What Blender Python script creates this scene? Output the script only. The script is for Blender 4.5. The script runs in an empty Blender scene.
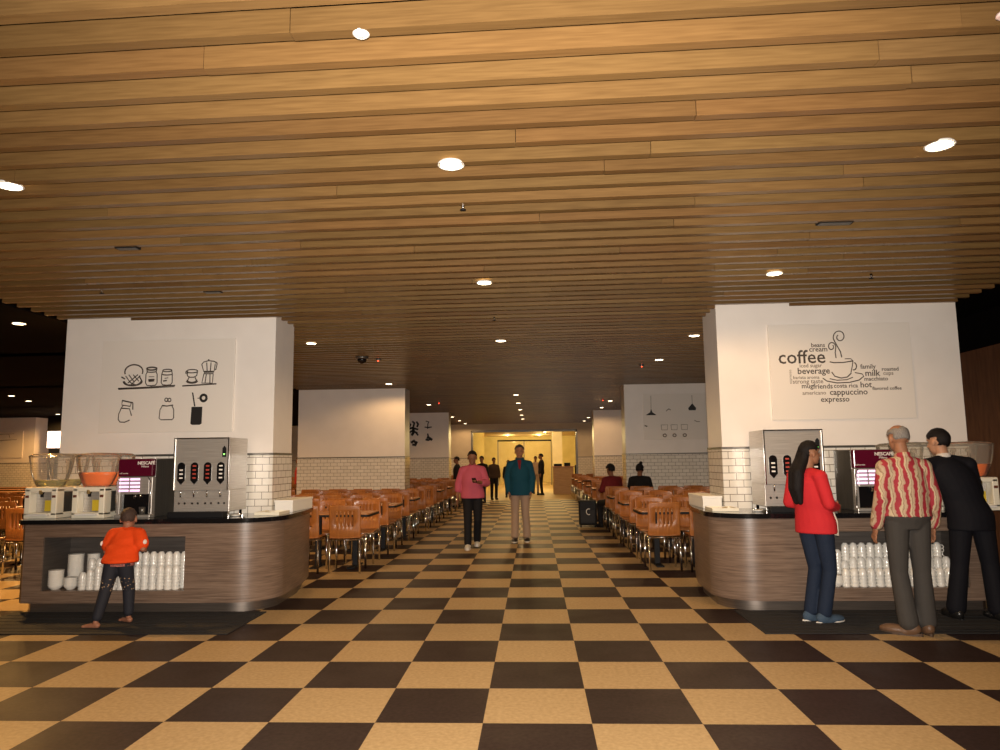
import bpy, bmesh, math, random
from mathutils import Vector, Matrix
random.seed(7)
SC = bpy.context.scene
COL = SC.collection
PI = math.pi
# ------------------------------------------------------------------ camera, world, light, exposure
CAMH = 1.439
def _cam():
    pitch, roll, yaw = 0.1193, -0.0123, -0.0464
    cy, sy, cp, sp = math.cos(yaw), math.sin(yaw), math.cos(pitch), math.sin(pitch)
    f = Vector((sy*cp, cy*cp, sp)); r = Vector((cy, -sy, 0)); u = r.cross(f)
    c, s = math.cos(roll), math.sin(roll)
    return r*c + u*s, u*c - r*s, f
RR, UU, FF = _cam()
cd = bpy.data.cameras.new('camera'); cd.sensor_width = 36; cd.lens = 25.57; cd.clip_end = 200
cam = bpy.data.objects.new('camera', cd); COL.objects.link(cam)
cam.matrix_world = Matrix(((RR.x, UU.x, -FF.x, 0), (RR.y, UU.y, -FF.y, 0), (RR.z, UU.z, -FF.z, CAMH), (0, 0, 0, 1)))
SC.camera = cam
wd = bpy.data.worlds.new('world'); SC.world = wd; wd.use_nodes = True
wd.node_tree.nodes['Background'].inputs[0].default_value = (1.0, .74, .45, 1)
wd.node_tree.nodes['Background'].inputs[1].default_value = 0.06
SC.view_settings.view_transform = 'Standard'; SC.view_settings.look = 'None'
SC.view_settings.exposure = 0.45; SC.view_settings.gamma = 1.0; SC.view_settings.use_curve_mapping = False
def lamp(name, kind, loc, energy, color=(1, .8, .55), size=.08, rot=None, spot=None):
    l = bpy.data.lights.new(name, kind); l.energy = energy; l.color = color
    if kind == 'AREA': l.shape = 'DISK'; l.size = size
    else: l.shadow_soft_size = size
    if kind == 'SPOT': l.spot_size = spot or 2.4; l.spot_blend = 1.0 if 'flash' in name else .35
    o = bpy.data.objects.new(name, l); COL.objects.link(o); o.location = loc
    if rot: o.rotation_euler = rot
    return o
# the camera's flash, just above the lens
FLASH = lamp('camera_flash', 'SPOT', (0.0, -0.02, CAMH+.06), 1500, (1.0, .90, .80), .025, (PI/2+.10, 0, .046), 2.0)
P_DOWN = 44            # watts of one ceiling downlight

# ------------------------------------------------------------------ materials
MATS = {}
def nt(m): return m.node_tree.nodes, m.node_tree.links
def mat(name, col, rough=.5, metal=0, spec=.5, emit=None, es=0, trans=0, alpha=1, bump=0, bscale=60, coat=0):
    if name in MATS: return MATS[name]
    m = bpy.data.materials.new(name); m.use_nodes = True
    N, L = nt(m); b = N['Principled BSDF']
    b.inputs['Base Color'].default_value = (*col, 1); b.inputs['Roughness'].default_value = rough
    b.inputs['Metallic'].default_value = metal; b.inputs['Specular IOR Level'].default_value = spec
    b.inputs['Coat Weight'].default_value = coat; b.inputs['Coat Roughness'].default_value = .15
    if emit: b.inputs['Emission Color'].default_value = (*emit, 1); b.inputs['Emission Strength'].default_value = es
    if trans: b.inputs['Transmission Weight'].default_value = trans
    if alpha < 1: b.inputs['Alpha'].default_value = alpha
    # every material keeps a faint procedural variation of its own
    tc = N.new('ShaderNodeTexCoord'); no = N.new('ShaderNodeTexNoise'); no.inputs['Scale'].default_value = bscale
    L.new(tc.outputs['Object'], no.inputs['Vector'])
    if bump:
        bp = N.new('ShaderNodeBump'); bp.inputs['Strength'].default_value = bump; bp.inputs['Distance'].default_value = .02
        L.new(no.outputs['Fac'], bp.inputs['Height']); L.new(bp.outputs['Normal'], b.inputs['Normal'])
    elif not emit and not trans:
        mr = N.new('ShaderNodeMapRange'); mr.inputs['To Min'].default_value = max(0, rough-.04); mr.inputs['To Max'].default_value = min(1, rough+.04)
        L.new(no.outputs['Fac'], mr.inputs['Value']); L.new(mr.outputs[0], b.inputs['Roughness'])
    MATS[name] = m
    return m
def ramp(N, stops):
    r = N.new('ShaderNodeValToRGB'); e = r.color_ramp.elements
    while len(e) < len(stops): e.new(.5)
    for k, (p, c) in enumerate(stops): e[k].position = p; e[k].color = (*c, 1)
    return r
def noise_mat(name, c1, c2, scale=(1, 1, 1), ns=4, rough=.5, detail=4, bump=0, attr=None, spec=.5, metal=0, lo=.3, hi=.7, coat=0):
    m = bpy.data.materials.new(name); m.use_nodes = True; N, L = nt(m); b = N['Principled BSDF']
    tc = N.new('ShaderNodeTexCoord'); mp = N.new('ShaderNodeMapping'); mp.inputs['Scale'].default_value = scale
    no = N.new('ShaderNodeTexNoise'); no.inputs['Scale'].default_value = ns; no.inputs['Detail'].default_value = detail
    L.new(tc.outputs['Object'], mp.inputs[0]); L.new(mp.outputs[0], no.inputs['Vector'])
    r = ramp(N, [(lo, c1), (hi, c2)]); L.new(no.outputs['Fac'], r.inputs[0])
    out = r.outputs[0]
    if attr:
        at = N.new('ShaderNodeAttribute'); at.attribute_name = attr
        mx = N.new('ShaderNodeMix'); mx.data_type = 'RGBA'; mx.blend_type = 'MULTIPLY'; mx.inputs[0].default_value = 1
        L.new(out, mx.inputs[6]); L.new(at.outputs['Color'], mx.inputs[7]); out = mx.outputs[2]
    L.new(out, b.inputs['Base Color'])
    b.inputs['Roughness'].default_value = rough; b.inputs['Specular IOR Level'].default_value = spec; b.inputs['Metallic'].default_value = metal
    b.inputs['Coat Weight'].default_value = coat; b.inputs['Coat Roughness'].default_value = .12
    if bump:
        bp = N.new('ShaderNodeBump'); bp.inputs['Strength'].default_value = bump; bp.inputs['Distance'].default_value = .01
        L.new(no.outputs['Fac'], bp.inputs['Height']); L.new(bp.outputs['Normal'], b.inputs['Normal'])
    MATS[name] = m
    return m
def floor_mat():
    m = bpy.data.materials.new('checker_vinyl'); m.use_nodes = True; N, L = nt(m); b = N['Principled BSDF']
    tc = N.new('ShaderNodeTexCoord'); mp = N.new('ShaderNodeMapping')
    # grid lines at x = (i-4.5155)*.6, y = (j+6.8456)*.6 ; cell (4,0) is cream
    mp.inputs['Location'].default_value = (5.5155, -6.8456, .5); mp.inputs['Scale'].default_value = (1/.6, 1/.6, 0)
    ch = N.new('ShaderNodeTexChecker'); ch.inputs['Scale'].default_value = 1
    L.new(tc.outputs['Object'], mp.inputs[0]); L.new(mp.outputs[0], ch.inputs['Vector'])
    n1 = N.new('ShaderNodeTexNoise'); n1.inputs['Scale'].default_value = 38; n1.inputs['Detail'].default_value = 6
    L.new(tc.outputs['Object'], n1.inputs['Vector'])
    rc = ramp(N, [(.3, (.36, .25, .118)), (.7, (.47, .335, .175))]); rd = ramp(N, [(.3, (.016, .009, .009)), (.75, (.038, .024, .022))])
    L.new(n1.outputs['Fac'], rc.inputs[0]); L.new(n1.outputs['Fac'], rd.inputs[0])
    L.new(rc.outputs[0], ch.inputs['Color1']); L.new(rd.outputs[0], ch.inputs['Color2'])
    # the hall beyond the doorway has a plain pale vinyl
    sx = N.new('ShaderNodeSeparateXYZ'); L.new(tc.outputs['Object'], sx.inputs[0])
    gt = N.new('ShaderNodeMath'); gt.operation = 'GREATER_THAN'; gt.inputs[1].default_value = 26.0; L.new(sx.outputs['Y'], gt.inputs[0])
    mx = N.new('ShaderNodeMix'); mx.data_type = 'RGBA'; L.new(gt.outputs[0], mx.inputs[0]); L.new(ch.outputs['Color'], mx.inputs[6])
    mx.inputs[7].default_value = (.50, .36, .16, 1)
    L.new(mx.outputs[2], b.inputs['Base Color'])
    n2 = N.new('ShaderNodeTexNoise'); n2.inputs['Scale'].default_value = 2.5; L.new(tc.outputs['Object'], n2.inputs['Vector'])
    mr = N.new('ShaderNodeMapRange'); mr.inputs['To Min'].default_value = .38; mr.inputs['To Max'].default_value = .6
    L.new(n2.outputs['Fac'], mr.inputs['Value']); L.new(mr.outputs[0], b.inputs['Roughness'])
    b.inputs['Specular IOR Level'].default_value = .12
    MATS['floor'] = m
floor_mat()
def tile_mat():
    m = bpy.data.materials.new('subway_tile'); m.use_nodes = True; N, L = nt(m); b = N['Principled BSDF']
    tc = N.new('ShaderNodeTexCoord'); sx = N.new('ShaderNodeSeparateXYZ'); L.new(tc.outputs['Object'], sx.inputs[0])
    ad = N.new('ShaderNodeMath'); L.new(sx.outputs['X'], ad.inputs[0]); L.new(sx.outputs['Y'], ad.inputs[1])
    cx = N.new('ShaderNodeCombineXYZ'); L.new(ad.outputs[0], cx.inputs['X']); L.new(sx.outputs['Z'], cx.inputs['Y'])
    br = N.new('ShaderNodeTexBrick'); br.inputs['Scale'].default_value = 1
    br.inputs['Brick Width'].default_value = .15; br.inputs['Row Height'].default_value = .075
    br.inputs['Mortar Size'].default_value = .0035; br.inputs['Mortar Smooth'].default_value = .1; br.offset = .5
    br.inputs['Color1'].default_value = (.78, .74, .66, 1); br.inputs['Color2'].default_value = (.70, .66, .58, 1); br.inputs['Mortar'].default_value = (.20, .17, .13, 1)
    L.new(cx.outputs[0], br.inputs['Vector']); L.new(br.outputs['Color'], b.inputs['Base Color'])
    b.inputs['Roughness'].default_value = .12
    bp = N.new('ShaderNodeBump'); bp.inputs['Strength'].default_value = .4; bp.inputs['Distance'].default_value = .003; bp.invert = True
    L.new(br.outputs['Fac'], bp.inputs['Height']); L.new(bp.outputs['Normal'], b.inputs['Normal'])
    MATS['tile'] = m
tile_mat()
def stripe_mat():
    m = bpy.data.materials.new('striped_shirt'); m.use_nodes = True; N, L = nt(m); b = N['Principled BSDF']
    tc = N.new('ShaderNodeTexCoord'); no = N.new('ShaderNodeTexNoise'); no.inputs['Scale'].default_value = 8; no.inputs['Detail'].default_value = 5
    L.new(tc.outputs['Object'], no.inputs['Vector'])
    sx = N.new('ShaderNodeSeparateXYZ'); L.new(tc.outputs['Object'], sx.inputs[0])
    m1 = N.new('ShaderNodeMath'); m1.operation = 'MULTIPLY_ADD'; L.new(no.outputs['Fac'], m1.inputs[0]); m1.inputs[1].default_value = .12; L.new(sx.outputs['X'], m1.inputs[2])
    m2 = N.new('ShaderNodeMath'); m2.operation = 'MULTIPLY'; m2.inputs[1].default_value = 15; L.new(m1.outputs[0], m2.inputs[0])
    fr = N.new('ShaderNodeMath'); fr.operation = 'FRACT'; L.new(m2.outputs[0], fr.inputs[0])
    r = ramp(N, [(0, (.30, .018, .03)), (.40, (.33, .02, .035)), (.46, (.50, .39, .25)), (.62, (.54, .43, .28)), (.67, (.22, .13, .07)), (.78, (.48, .37, .24)), (.95, (.4, .25, .17))])
    r.color_ramp.interpolation = 'LINEAR'
    L.new(fr.outputs[0], r.inputs[0]); L.new(r.outputs[0], b.inputs['Base Color']); b.inputs['Roughness'].default_value = .75
    bp = N.new('ShaderNodeBump'); bp.inputs['Strength'].default_value = .5; bp.inputs['Distance'].default_value = .03
    L.new(no.outputs['Fac'], bp.inputs['Height']); L.new(bp.outputs['Normal'], b.inputs['Normal'])
    MATS['stripe'] = m
stripe_mat()
def legging_mat():
    m = bpy.data.materials.new('patterned_trousers'); m.use_nodes = True; N, L = nt(m); b = N['Principled BSDF']
    tc = N.new('ShaderNodeTexCoord'); vo = N.new('ShaderNodeTexVoronoi'); vo.inputs['Scale'].default_value = 45
    L.new(tc.outputs['Object'], vo.inputs['Vector'])
    r = ramp(N, [(.0, (.55, .42, .2)), (.22, (.4, .25, .15)), (.27, (.008, .009, .016)), (1, (.008, .009, .016))]); L.new(vo.outputs['Distance'], r.inputs[0])
    sx = N.new('ShaderNodeSeparateXYZ'); L.new(tc.outputs['Object'], sx.inputs[0])
    sb = N.new('ShaderNodeMath'); sb.operation = 'SUBTRACT'; L.new(sx.outputs['Z'], sb.inputs[0]); sb.inputs[1].default_value = .36
    ab = N.new('ShaderNodeMath'); ab.operation = 'ABSOLUTE'; L.new(sb.outputs[0], ab.inputs[0])
    lt = N.new('ShaderNodeMath'); lt.operation = 'LESS_THAN'; lt.inputs[1].default_value = .055; L.new(ab.outputs[0], lt.inputs[0])
    mx = N.new('ShaderNodeMix'); mx.data_type = 'RGBA'; L.new(lt.outputs[0], mx.inputs[0]); mx.inputs[6].default_value = (.008, .009, .016, 1); L.new(r.outputs[0], mx.inputs[7])
    L.new(mx.outputs[2], b.inputs['Base Color']); b.inputs['Roughness'].default_value = .8
    MATS['legging'] = m
legging_mat()
WALLW = noise_mat('painted_wall', (.80, .74, .67), (.85, .79, .72), ns=3, rough=.42, bump=.03)
WALLT = noise_mat('tan_wall', (.60, .52, .40), (.66, .58, .45), ns=3, rough=.6)
YWALL = noise_mat('yellow_wall', (.62, .52, .24), (.70, .60, .30), ns=2, rough=.8, spec=.05)
CEILW = noise_mat('slat_oak', (.130, .071, .026), (.200, .114, .043), scale=(.8, 20, 20), ns=5, rough=.30, attr='tone', spec=.45, lo=.25, hi=.75)
LAM = noise_mat('grey_laminate', (.105, .068, .048), (.235, .165, .120), scale=(1.3, 1.3, 36), ns=3, rough=.34, lo=.3, hi=.72, detail=6)
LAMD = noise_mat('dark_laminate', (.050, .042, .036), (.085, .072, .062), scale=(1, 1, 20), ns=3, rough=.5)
PLY = noise_mat('orange_plywood', (.27, .088, .018), (.39, .142, .030), scale=(12, 12, 1.2), ns=3, rough=.42, coat=.08)
PLYT = noise_mat('table_plywood', (.34, .13, .035), (.48, .21, .06), scale=(2, 14, 14), ns=3, rough=.4, coat=.1)
DWOOD = noise_mat('dark_wood_wall', (.075, .030, .015), (.16, .07, .032), scale=(6, 6, .8), ns=3, rough=.5)
KICK = noise_mat('kick_plate', (.20, .17, .145), (.28, .24, .21), scale=(1, 1, 40), ns=4, rough=.33, metal=.85)
STEEL = noise_mat('brushed_steel', (.44, .41, .37), (.62, .59, .54), scale=(1, 1, 60), ns=4, rough=.36, metal=.6)
DSTEEL = noise_mat('dark_steel', (.13, .122, .11), (.20, .19, .17), scale=(60, 60, 1), ns=4, rough=.38, metal=.7)
CHROME = mat('chrome', (.75, .74, .72), .12, 1)
BLACKG = mat('black_stone', (.006, .006, .007), .10, spec=.6)
BLACK = mat('black', (.006, .006, .007), .6, spec=.25)
BLACKM = mat('black_ceiling', (.004, .003, .003), .95, spec=.05)
RUBBER = mat('rubber_mat', (.011, .011, .012), .8, bump=.3, bscale=300)
WHITEP = mat('white_plastic', (.82, .77, .62), .3)
PORC = mat('white_porcelain', (.74, .72, .66), .12, spec=.6)
CARD = mat('white_card', (.80, .78, .72), .6)
MAROON = mat('maroon_plastic', (.085, .004, .018), .2)
INK = mat('drawing_ink', (.06, .046, .036), .7)
INKB = mat('black_ink', (.012, .010, .009), .6)
INKF = mat('faint_ink', (.22, .18, .14), .7)
TXTW = mat('white_lettering', (.80, .76, .70), .5)
TXTR = mat('red_lettering', (.42, .05, .03), .5)
BOARD = mat('white_board', (.80, .74, .66), .3)
YELLOW = mat('yellow_sticker', (.62, .46, .03), .5)
SCREEN = mat('lit_display', (.9, .7, .95), .3, emit=(1.0, .55, .92), es=.75)
LEDR = mat('red_led', (.8, .05, .02), .3, emit=(1, .06, .02), es=6)
LEDG = mat('green_led', (.1, .8, .1), .3, emit=(.3, 1, .15), es=2)
GLOW = mat('lamp_glow', (1, .9, .7), .3, emit=(1.0, .80, .50), es=9)
SIGNW = mat('lit_sign', (1, .9, .85), .3, emit=(1.0, .82, .70), es=2.2)
JUICE = mat('orange_juice', (.85, .17, .008), .25)
LEMON = mat('pale_juice', (.55, .50, .16), .1, trans=.7)
WHITE = mat('white_paint', (.75, .73, .68), .4)
PINKP = mat('pink_white_plastic', (.75, .55, .50), .4)
def plastic():
    m = bpy.data.materials.new('clear_plastic'); m.use_nodes = True; N, L = nt(m); N.remove(N['Principled BSDF'])
    t = N.new('ShaderNodeBsdfTransparent'); t.inputs[0].default_value = (.99, .98, .96, 1)
    g = N.new('ShaderNodeBsdfGlossy'); g.inputs['Roughness'].default_value = .08; g.inputs['Color'].default_value = (.9, .88, .84, 1)
    d = N.new('ShaderNodeBsdfDiffuse'); d.inputs['Color'].default_value = (.85, .76, .62, 1)
    f = N.new('ShaderNodeFresnel'); f.inputs['IOR'].default_value = 1.22
    a = N.new('ShaderNodeMixShader'); b = N.new('ShaderNodeMixShader'); b.inputs[0].default_value = .10
    L.new(f.outputs[0], a.inputs[0]); L.new(t.outputs[0], a.inputs[1]); L.new(g.outputs[0], a.inputs[2])
    L.new(a.outputs[0], b.inputs[1]); L.new(d.outputs[0], b.inputs[2]); L.new(b.outputs[0], N['Material Output'].inputs['Surface'])
    MATS['clear'] = m; return m
CLEAR = plastic()
def cloth(name, col, rough=.8, b=.5, sc=9): return mat('cloth_'+name, col, rough, bump=b, bscale=sc, spec=.2)
def skin(name, col): return mat('skin_'+name, col, .55, spec=.35)

# ------------------------------------------------------------------ mesh helpers
def tag(o, label=None, cat=None, group=None, kind=None):
    if label: o['label'] = label
    if cat: o['category'] = cat
    if group: o['group'] = group
    if kind: o['kind'] = kind
    return o
def empty(name, loc=(0, 0, 0), rz=0, label=None, cat=None, group=None):
    o = bpy.data.objects.new(name, None); COL.objects.link(o); o.location = loc; o.rotation_euler = (0, 0, rz)
    o.empty_display_size = .1
    return tag(o, label, cat, group)
class MB:
    def __init__(s): s.bm = bmesh.new()
    def box(s, x0, x1, y0, y1, z0, z1, bev=0):
        r = bmesh.ops.create_cube(s.bm, size=1)
        for v in r['verts']: v.co = Vector((x0+(v.co.x+.5)*(x1-x0), y0+(v.co.y+.5)*(y1-y0), z0+(v.co.z+.5)*(z1-z0)))
        if bev:
            es = list({e for v in r['verts'] for e in v.link_edges})
            bmesh.ops.bevel(s.bm, geom=es, offset=bev, segments=2, affect='EDGES', profile=.5)
        return s
    def rings(s, rs, cap=True, smooth=True, close=False):
        vs = [[s.bm.verts.new(p) for p in r] for r in rs]; n = len(vs[0])
        if close: vs.append(vs[0])
        for a, b in zip(vs, vs[1:]):
            for i in range(n):
                f = s.bm.faces.new((a[i], a[(i+1) % n], b[(i+1) % n], b[i])); f.smooth = smooth
        if cap and not close:
            s.bm.faces.new(vs[0][::-1]); s.bm.faces.new(vs[-1])
        return s
    def lathe(s, prof, c=(0, 0, 0), n=20, sx=1, sy=1, cap=True, smooth=True):
        c = Vector(c)
        return s.rings([[c+Vector((r*sx*math.cos(2*PI*i/n), r*sy*math.sin(2*PI*i/n), z)) for i in range(n)] for r, z in prof], cap, smooth)
    def tube(s, pts, r, n=8, cap=True, r2=None):
        pts = [Vector(p) for p in pts]; rs = []; prev = None
        for k, p in enumerate(pts):
            d = (pts[min(k+1, len(pts)-1)]-pts[max(k-1, 0)]).normalized()
            if prev is None: a = d.orthogonal().normalized()
            else: a = (prev-d*prev.dot(d)).normalized()
            prev = a; b = d.cross(a)
            rad = r if r2 is None else r+(r2-r)*k/(len(pts)-1)
            rs.append([p+(a*math.cos(2*PI*i/n)+b*math.sin(2*PI*i/n))*rad for i in range(n)])
        return s.rings(rs, cap)
    def prism(s, poly, z0, z1):          # polygon in xy, extruded in z
        a = [s.bm.verts.new((x, y, z0)) for x, y in poly]; b = [s.bm.verts.new((x, y, z1)) for x, y in poly]; n = len(poly)
        for i in range(n): s.bm.faces.new((a[i], a[(i+1) % n], b[(i+1) % n], b[i]))
        s.bm.faces.new(a[::-1]); s.bm.faces.new(b); return s
    def prism_xz(s, poly, y0, y1):       # polygon in xz, extruded in y
        a = [s.bm.verts.new((x, y0, z)) for x, z in poly]; b = [s.bm.verts.new((x, y1, z)) for x, z in poly]; n = len(poly)
        for i in range(n): s.bm.faces.new((a[i], a[(i+1) % n], b[(i+1) % n], b[i]))
        s.bm.faces.new(a[::-1]); s.bm.faces.new(b); return s
    def ell(s, c, r, M=None, n=16):
        x = bmesh.ops.create_uvsphere(s.bm, u_segments=n, v_segments=max(6, n//2+2), radius=1)
        M = M or Matrix.Identity(3); c = Vector(c)
        for v in x['verts']: v.co = M @ Vector((v.co.x*r[0], v.co.y*r[1], v.co.z*r[2]))+c
        for v in x['verts']:
            for f in v.link_faces: f.smooth = True
        return s
    def capsule(s, a, b, ra, rb, n=14):
        a = Vector(a); b = Vector(b); d = b-a; ln = d.length
        if ln < 1e-6: return s.ell(a, (ra,)*3)
        d /= ln; u = d.orthogonal().normalized(); w = d.cross(u); rs = []
        for t in (-80, -50, -20): rs.append((a+d*ra*math.sin(math.radians(t)), ra*math.cos(math.radians(t))))
        for t in (0, .25, .5, .75, 1): rs.append((a+d*ln*t, ra+(rb-ra)*t))
        for t in (20, 50, 80): rs.append((b+d*rb*math.sin(math.radians(t)), rb*math.cos(math.radians(t))))
        return s.rings([[p+(u*math.cos(2*PI*i/n)+w*math.sin(2*PI*i/n))*r for i in range(n)] for p, r in rs])
    def build(s, name, m, parent=None, smooth=None, loc=None, mods=None):
        bmesh.ops.recalc_face_normals(s.bm, faces=s.bm.faces)
        me = bpy.data.meshes.new(name); s.bm.to_mesh(me); s.bm.free()
        if isinstance(m, (list, tuple)):
            for q in m: me.materials.append(q)
        else: me.materials.append(m)
        if smooth is not None: me.polygons.foreach_set('use_smooth', [smooth]*len(me.polygons))
        o = bpy.data.objects.new(name, me); COL.objects.link(o); o.parent = parent
        if loc: o.location = loc
        return o
def bake(o, *mods):
    """apply modifiers given as (type, {props})"""
    for t, pr in mods:
        md = o.modifiers.new(t, t)
        for k, v in pr.items(): setattr(md, k, v)
    bpy.context.view_layer.update()
    dg = bpy.context.evaluated_depsgraph_get()
    me = bpy.data.meshes.new_from_object(o.evaluated_get(dg)); old = o.data
    o.modifiers.clear(); o.data = me; me.name = o.name; bpy.data.meshes.remove(old)
    return o
def text(s, size, loc, m, parent=None, name='lettering', rot=(PI/2, 0, 0), bold=0, ext=.0015, align='LEFT', sx=1):
    c = bpy.data.curves.new(name, 'FONT'); c.body = s; c.size = size; c.extrude = ext; c.offset = bold; c.align_x = align; c.resolution_u = 2
    t = bpy.data.objects.new('tmp', c); COL.objects.link(t); bpy.context.view_layer.update()
    me = bpy.data.meshes.new_from_object(t.evaluated_get(bpy.context.evaluated_depsgraph_get())); bpy.data.objects.remove(t)
    me.name = name; me.materials.clear(); me.materials.append(m)
    o = bpy.data.objects.new(name, me); COL.objects.link(o); o.parent = parent; o.location = loc; o.rotation_euler = rot; o.scale = (sx, 1, 1)
    return o
def copy_tree(o, parent=None):
    c = o.copy(); COL.objects.link(c)
    if parent: c.parent = parent
    for ch in list(o.children): copy_tree(ch, c)
    return c
def struct(o): o['kind'] = 'structure'; return o
ORD = ['', 'first', 'second', 'third', 'fourth', 'fifth', 'sixth', 'seventh', 'eighth', 'ninth', 'tenth', 'eleventh', 'twelfth', 'thirteenth', 'fourteenth', 'fifteenth', 'sixteenth', 'seventeenth', 'eighteenth']

# ------------------------------------------------------------------ the room
H = 3.06; XC = -0.43; YB = 32.3
XL, XR = -5.27, 4.54
struct(MB().box(-24, 9, -4, 52, -.06, 0).build('floor', MATS['floor']))
def slat_ceiling():
    bm = bmesh.new(); lay = bm.loops.layers.color.new('tone'); rnd = random.Random(3)
    y = -1.22
    while y < YB-.3:
        x = XL-rnd.uniform(0, 4.0)
        while x < XR:
            x2 = x+rnd.choice((4.8, 4.8, 3.6, 3.0)); a = max(x, XL); b = min(x2-.003, XR)
            if b > a:
                dz = rnd.uniform(-.0015, .0015); dy = rnd.uniform(-.003, .003)
                t = rnd.uniform(.86, 1.03); g = rnd.uniform(.96, 1.02)
                r = bmesh.ops.create_cube(bm, size=1)
                for v in r['verts']: v.co = Vector((a+(v.co.x+.5)*(b-a), y+dy-.028*(a+(v.co.x+.5)*(b-a))+(v.co.y+.5)*.052, H+dz+(v.co.z+.5)*.100))
                for f in {f for v in r['verts'] for f in v.link_faces}:
                    for l in f.loops: l[lay] = (t, t*g, t*g*.97, 1)
            x = x2
        y += .2045
    me = bpy.data.meshes.new('ceiling'); bm.to_mesh(me); bm.free(); me.materials.append(CEILW)
    o = bpy.data.objects.new('ceiling', me); COL.objects.link(o); struct(o)
    b = MB().box(-24, 9, -4, 52, 3.42, 3.5).build('trim_1', BLACKM); struct(b)
slat_ceiling()
# dark beams of the unlined ceiling left of the slats
for k, yy in enumerate((10.2, 14.5, 19.5)):
    struct(MB().box(-24, XL-.25, yy, yy+.3, 3.12, 3.42).build('trim_%d' % (2+k), BLACKM))
struct(MB().box(-24, XL-.25, -4, 52, 3.12, 3.14).build('trim_5', BLACKM))
def wall(name, x0, x1, y0, y1, z0, z1, m): return struct(MB().box(x0, x1, y0, y1, z0, z1).build(name, m))
wall('wall_back_left', -24, -2.78, YB, YB+.25, 0, 3.42, WALLT)
wall('wall_back_right', 1.88, 9, YB, YB+.25, 0, 3.42, WALLT)
wall('wall_back_top', -2.78, 1.88, YB, YB+.25, 2.7, 3.42, WALLT)
struct(MB().box(-24, -2.78, YB-.015, YB, 0, 1.526).box(1.88, 9, YB-.015, YB, 0, 1.526).build('wall_tiling', MATS['tile']))
struct(MB().box(-24, -2.78, YB-.03, YB, 1.526, 1.55).box(1.88, 9, YB-.03, YB, 1.526, 1.55).build('trim_6', DSTEEL))
struct(MB().box(-2.86, -2.78, YB-.03, YB+.27, 0, 2.78).box(1.88, 1.96, YB-.03, YB+.27, 0, 2.78).box(-2.86, 1.96, YB-.03, YB+.27, 2.7, 2.78).build('trim_7', DSTEEL))
wall('wall_left', -24.2, -24, -4, 52, 0, 3.42, WALLT)
wall('wall_rear', -24, 9, -4.2, -4, 0, 3.42, WALLT)
wall('wall_right', 6.0, 6.2, -4, YB, 0, 2.85, DWOOD)
wall('wall_right_top', 6.3, 6.5, -4, YB, 2.8, 3.42, BLACKM)
struct(MB().box(5.97, 6.0, 9.1, 9.16, 0, 2.85).box(5.97, 6.0, 12.1, 12.16, 0, 2.85).build('trim_8', DWOOD))
# the lit hall beyond the doorway
wall('wall_hall_left', -5.3, -5.1, YB+.25, 46, 0, 3.42, YWALL)
wall('wall_hall_right', 2.9, 3.1, YB+.25, 46, 0, 3.42, YWALL)
wall('wall_hall_back', -5.3, 3.1, 46, 46.2, 0, 3.42, YWALL)
struct(MB().box(-5.3, 3.1, YB+.25, 46, 2.95, 3.0).build('ceiling_hall', mat('hall_ceiling', (.55, .42, .25), .7)))
struct(MB().box(.95, 1.45, 37.0, 37.5, 0, 2.95).build('wall_hall_column', WALLT))
struct(MB().lathe([(.45, 0), (.45, 2.95)], (-3.1, 38, 0), 24, cap=False).build('wall_hall_drum', YWALL))
# glass partition in the hall
gp = empty('glass_partition', (-.5, 41, 0), .07, 'pale glass partition with dark top rail in the lit hall past the doorway', 'partition')
MB().box(-1.6, 1.5, -.04, .04, 2.5, 2.58).build('top_rail', BLACK, gp)
for xx in (-1.6, -.1, 1.46): MB().box(xx, xx+.05, -.03, .03, 0, 2.5).build('post', DSTEEL, gp)
for xx in (-1.55, -.05): MB().box(xx, xx+1.45 if xx < -1 else xx+1.5, -.006, .006, .02, 2.5).build('glass_pane', CLEAR, gp)

def pillar(x0, x1, y0, n, d=.6):
    struct(MB().box(x0, x1, y0, y0+d, 1.55, 3.42).build('wall_pillar_upper_%d' % n, WALLW))
    struct(MB().box(x0-.006, x1+.006, y0-.006, y0+d+.006, 0, 1.526).build('wall_pillar_tiled_%d' % n, MATS['tile']))
    struct(MB().box(x0-.012, x1+.012, y0-.012, y0+d+.012, 1.526, 1.55).build('trim_pillar_%d' % n, DSTEEL))
k = 0
for y0 in (7.7, 15.7, 23.9):
    pillar(XL, -2.86, y0, k); pillar(2.0, XR, y0, k+1); k += 2
pillar(-20.6, -17.35, 24.0, k, .75)

# ------------------------------------------------------------------ ceiling fittings
def fixture(x, y, z, idx, lit=True, r=.068, label=None, power=1, col=(1.0, .60, .27)):
    t = empty('ceiling_light', (x, y, z), 0, label, 'light', 'round downlights in the ceiling')
    MB().lathe([(r, .012), (r+.008, .001), (r+.004, -.003), (r-.002, -.001), (r-.004, .012)], n=24, cap=False).build('ring', WHITE, t)
    MB().lathe([(r-.003, .0), (r*.8, -.003), (.001, -.005)], n=24).build('lamp_glass', GLOW, t, smooth=True)
    lamp('downlight', 'SPOT', (x, y, z-.03), P_DOWN*power, col, .07, (0, 0, 0), 2.95)
rows = {'middle': (XC, [1.1, 3.74, 6.38, 9.6, 17.8, 20.4, 23.1, 25.9, 28.4]),
        'right': (2.17, [1.1, 3.69, 6.30, 9.5, 11.8, 17.0, 20.1, 22.7, 28.1, 30.6]),
        'left': (-3.03, [1.1, 3.84, 9.5, 14.75, 20.45, 26.4, 29.0, 31.3])}
for nm, (x, ys) in rows.items():
    for j, y in enumerate(ys):
        if nm == 'right' and y == 11.8: x2 = 2.1
        else: x2 = x
        fixture(x2, y, H-.0, j, label='round recessed ceiling light, %s from the front in the %s line of the slats' % (ORD[j+1], nm))
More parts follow.
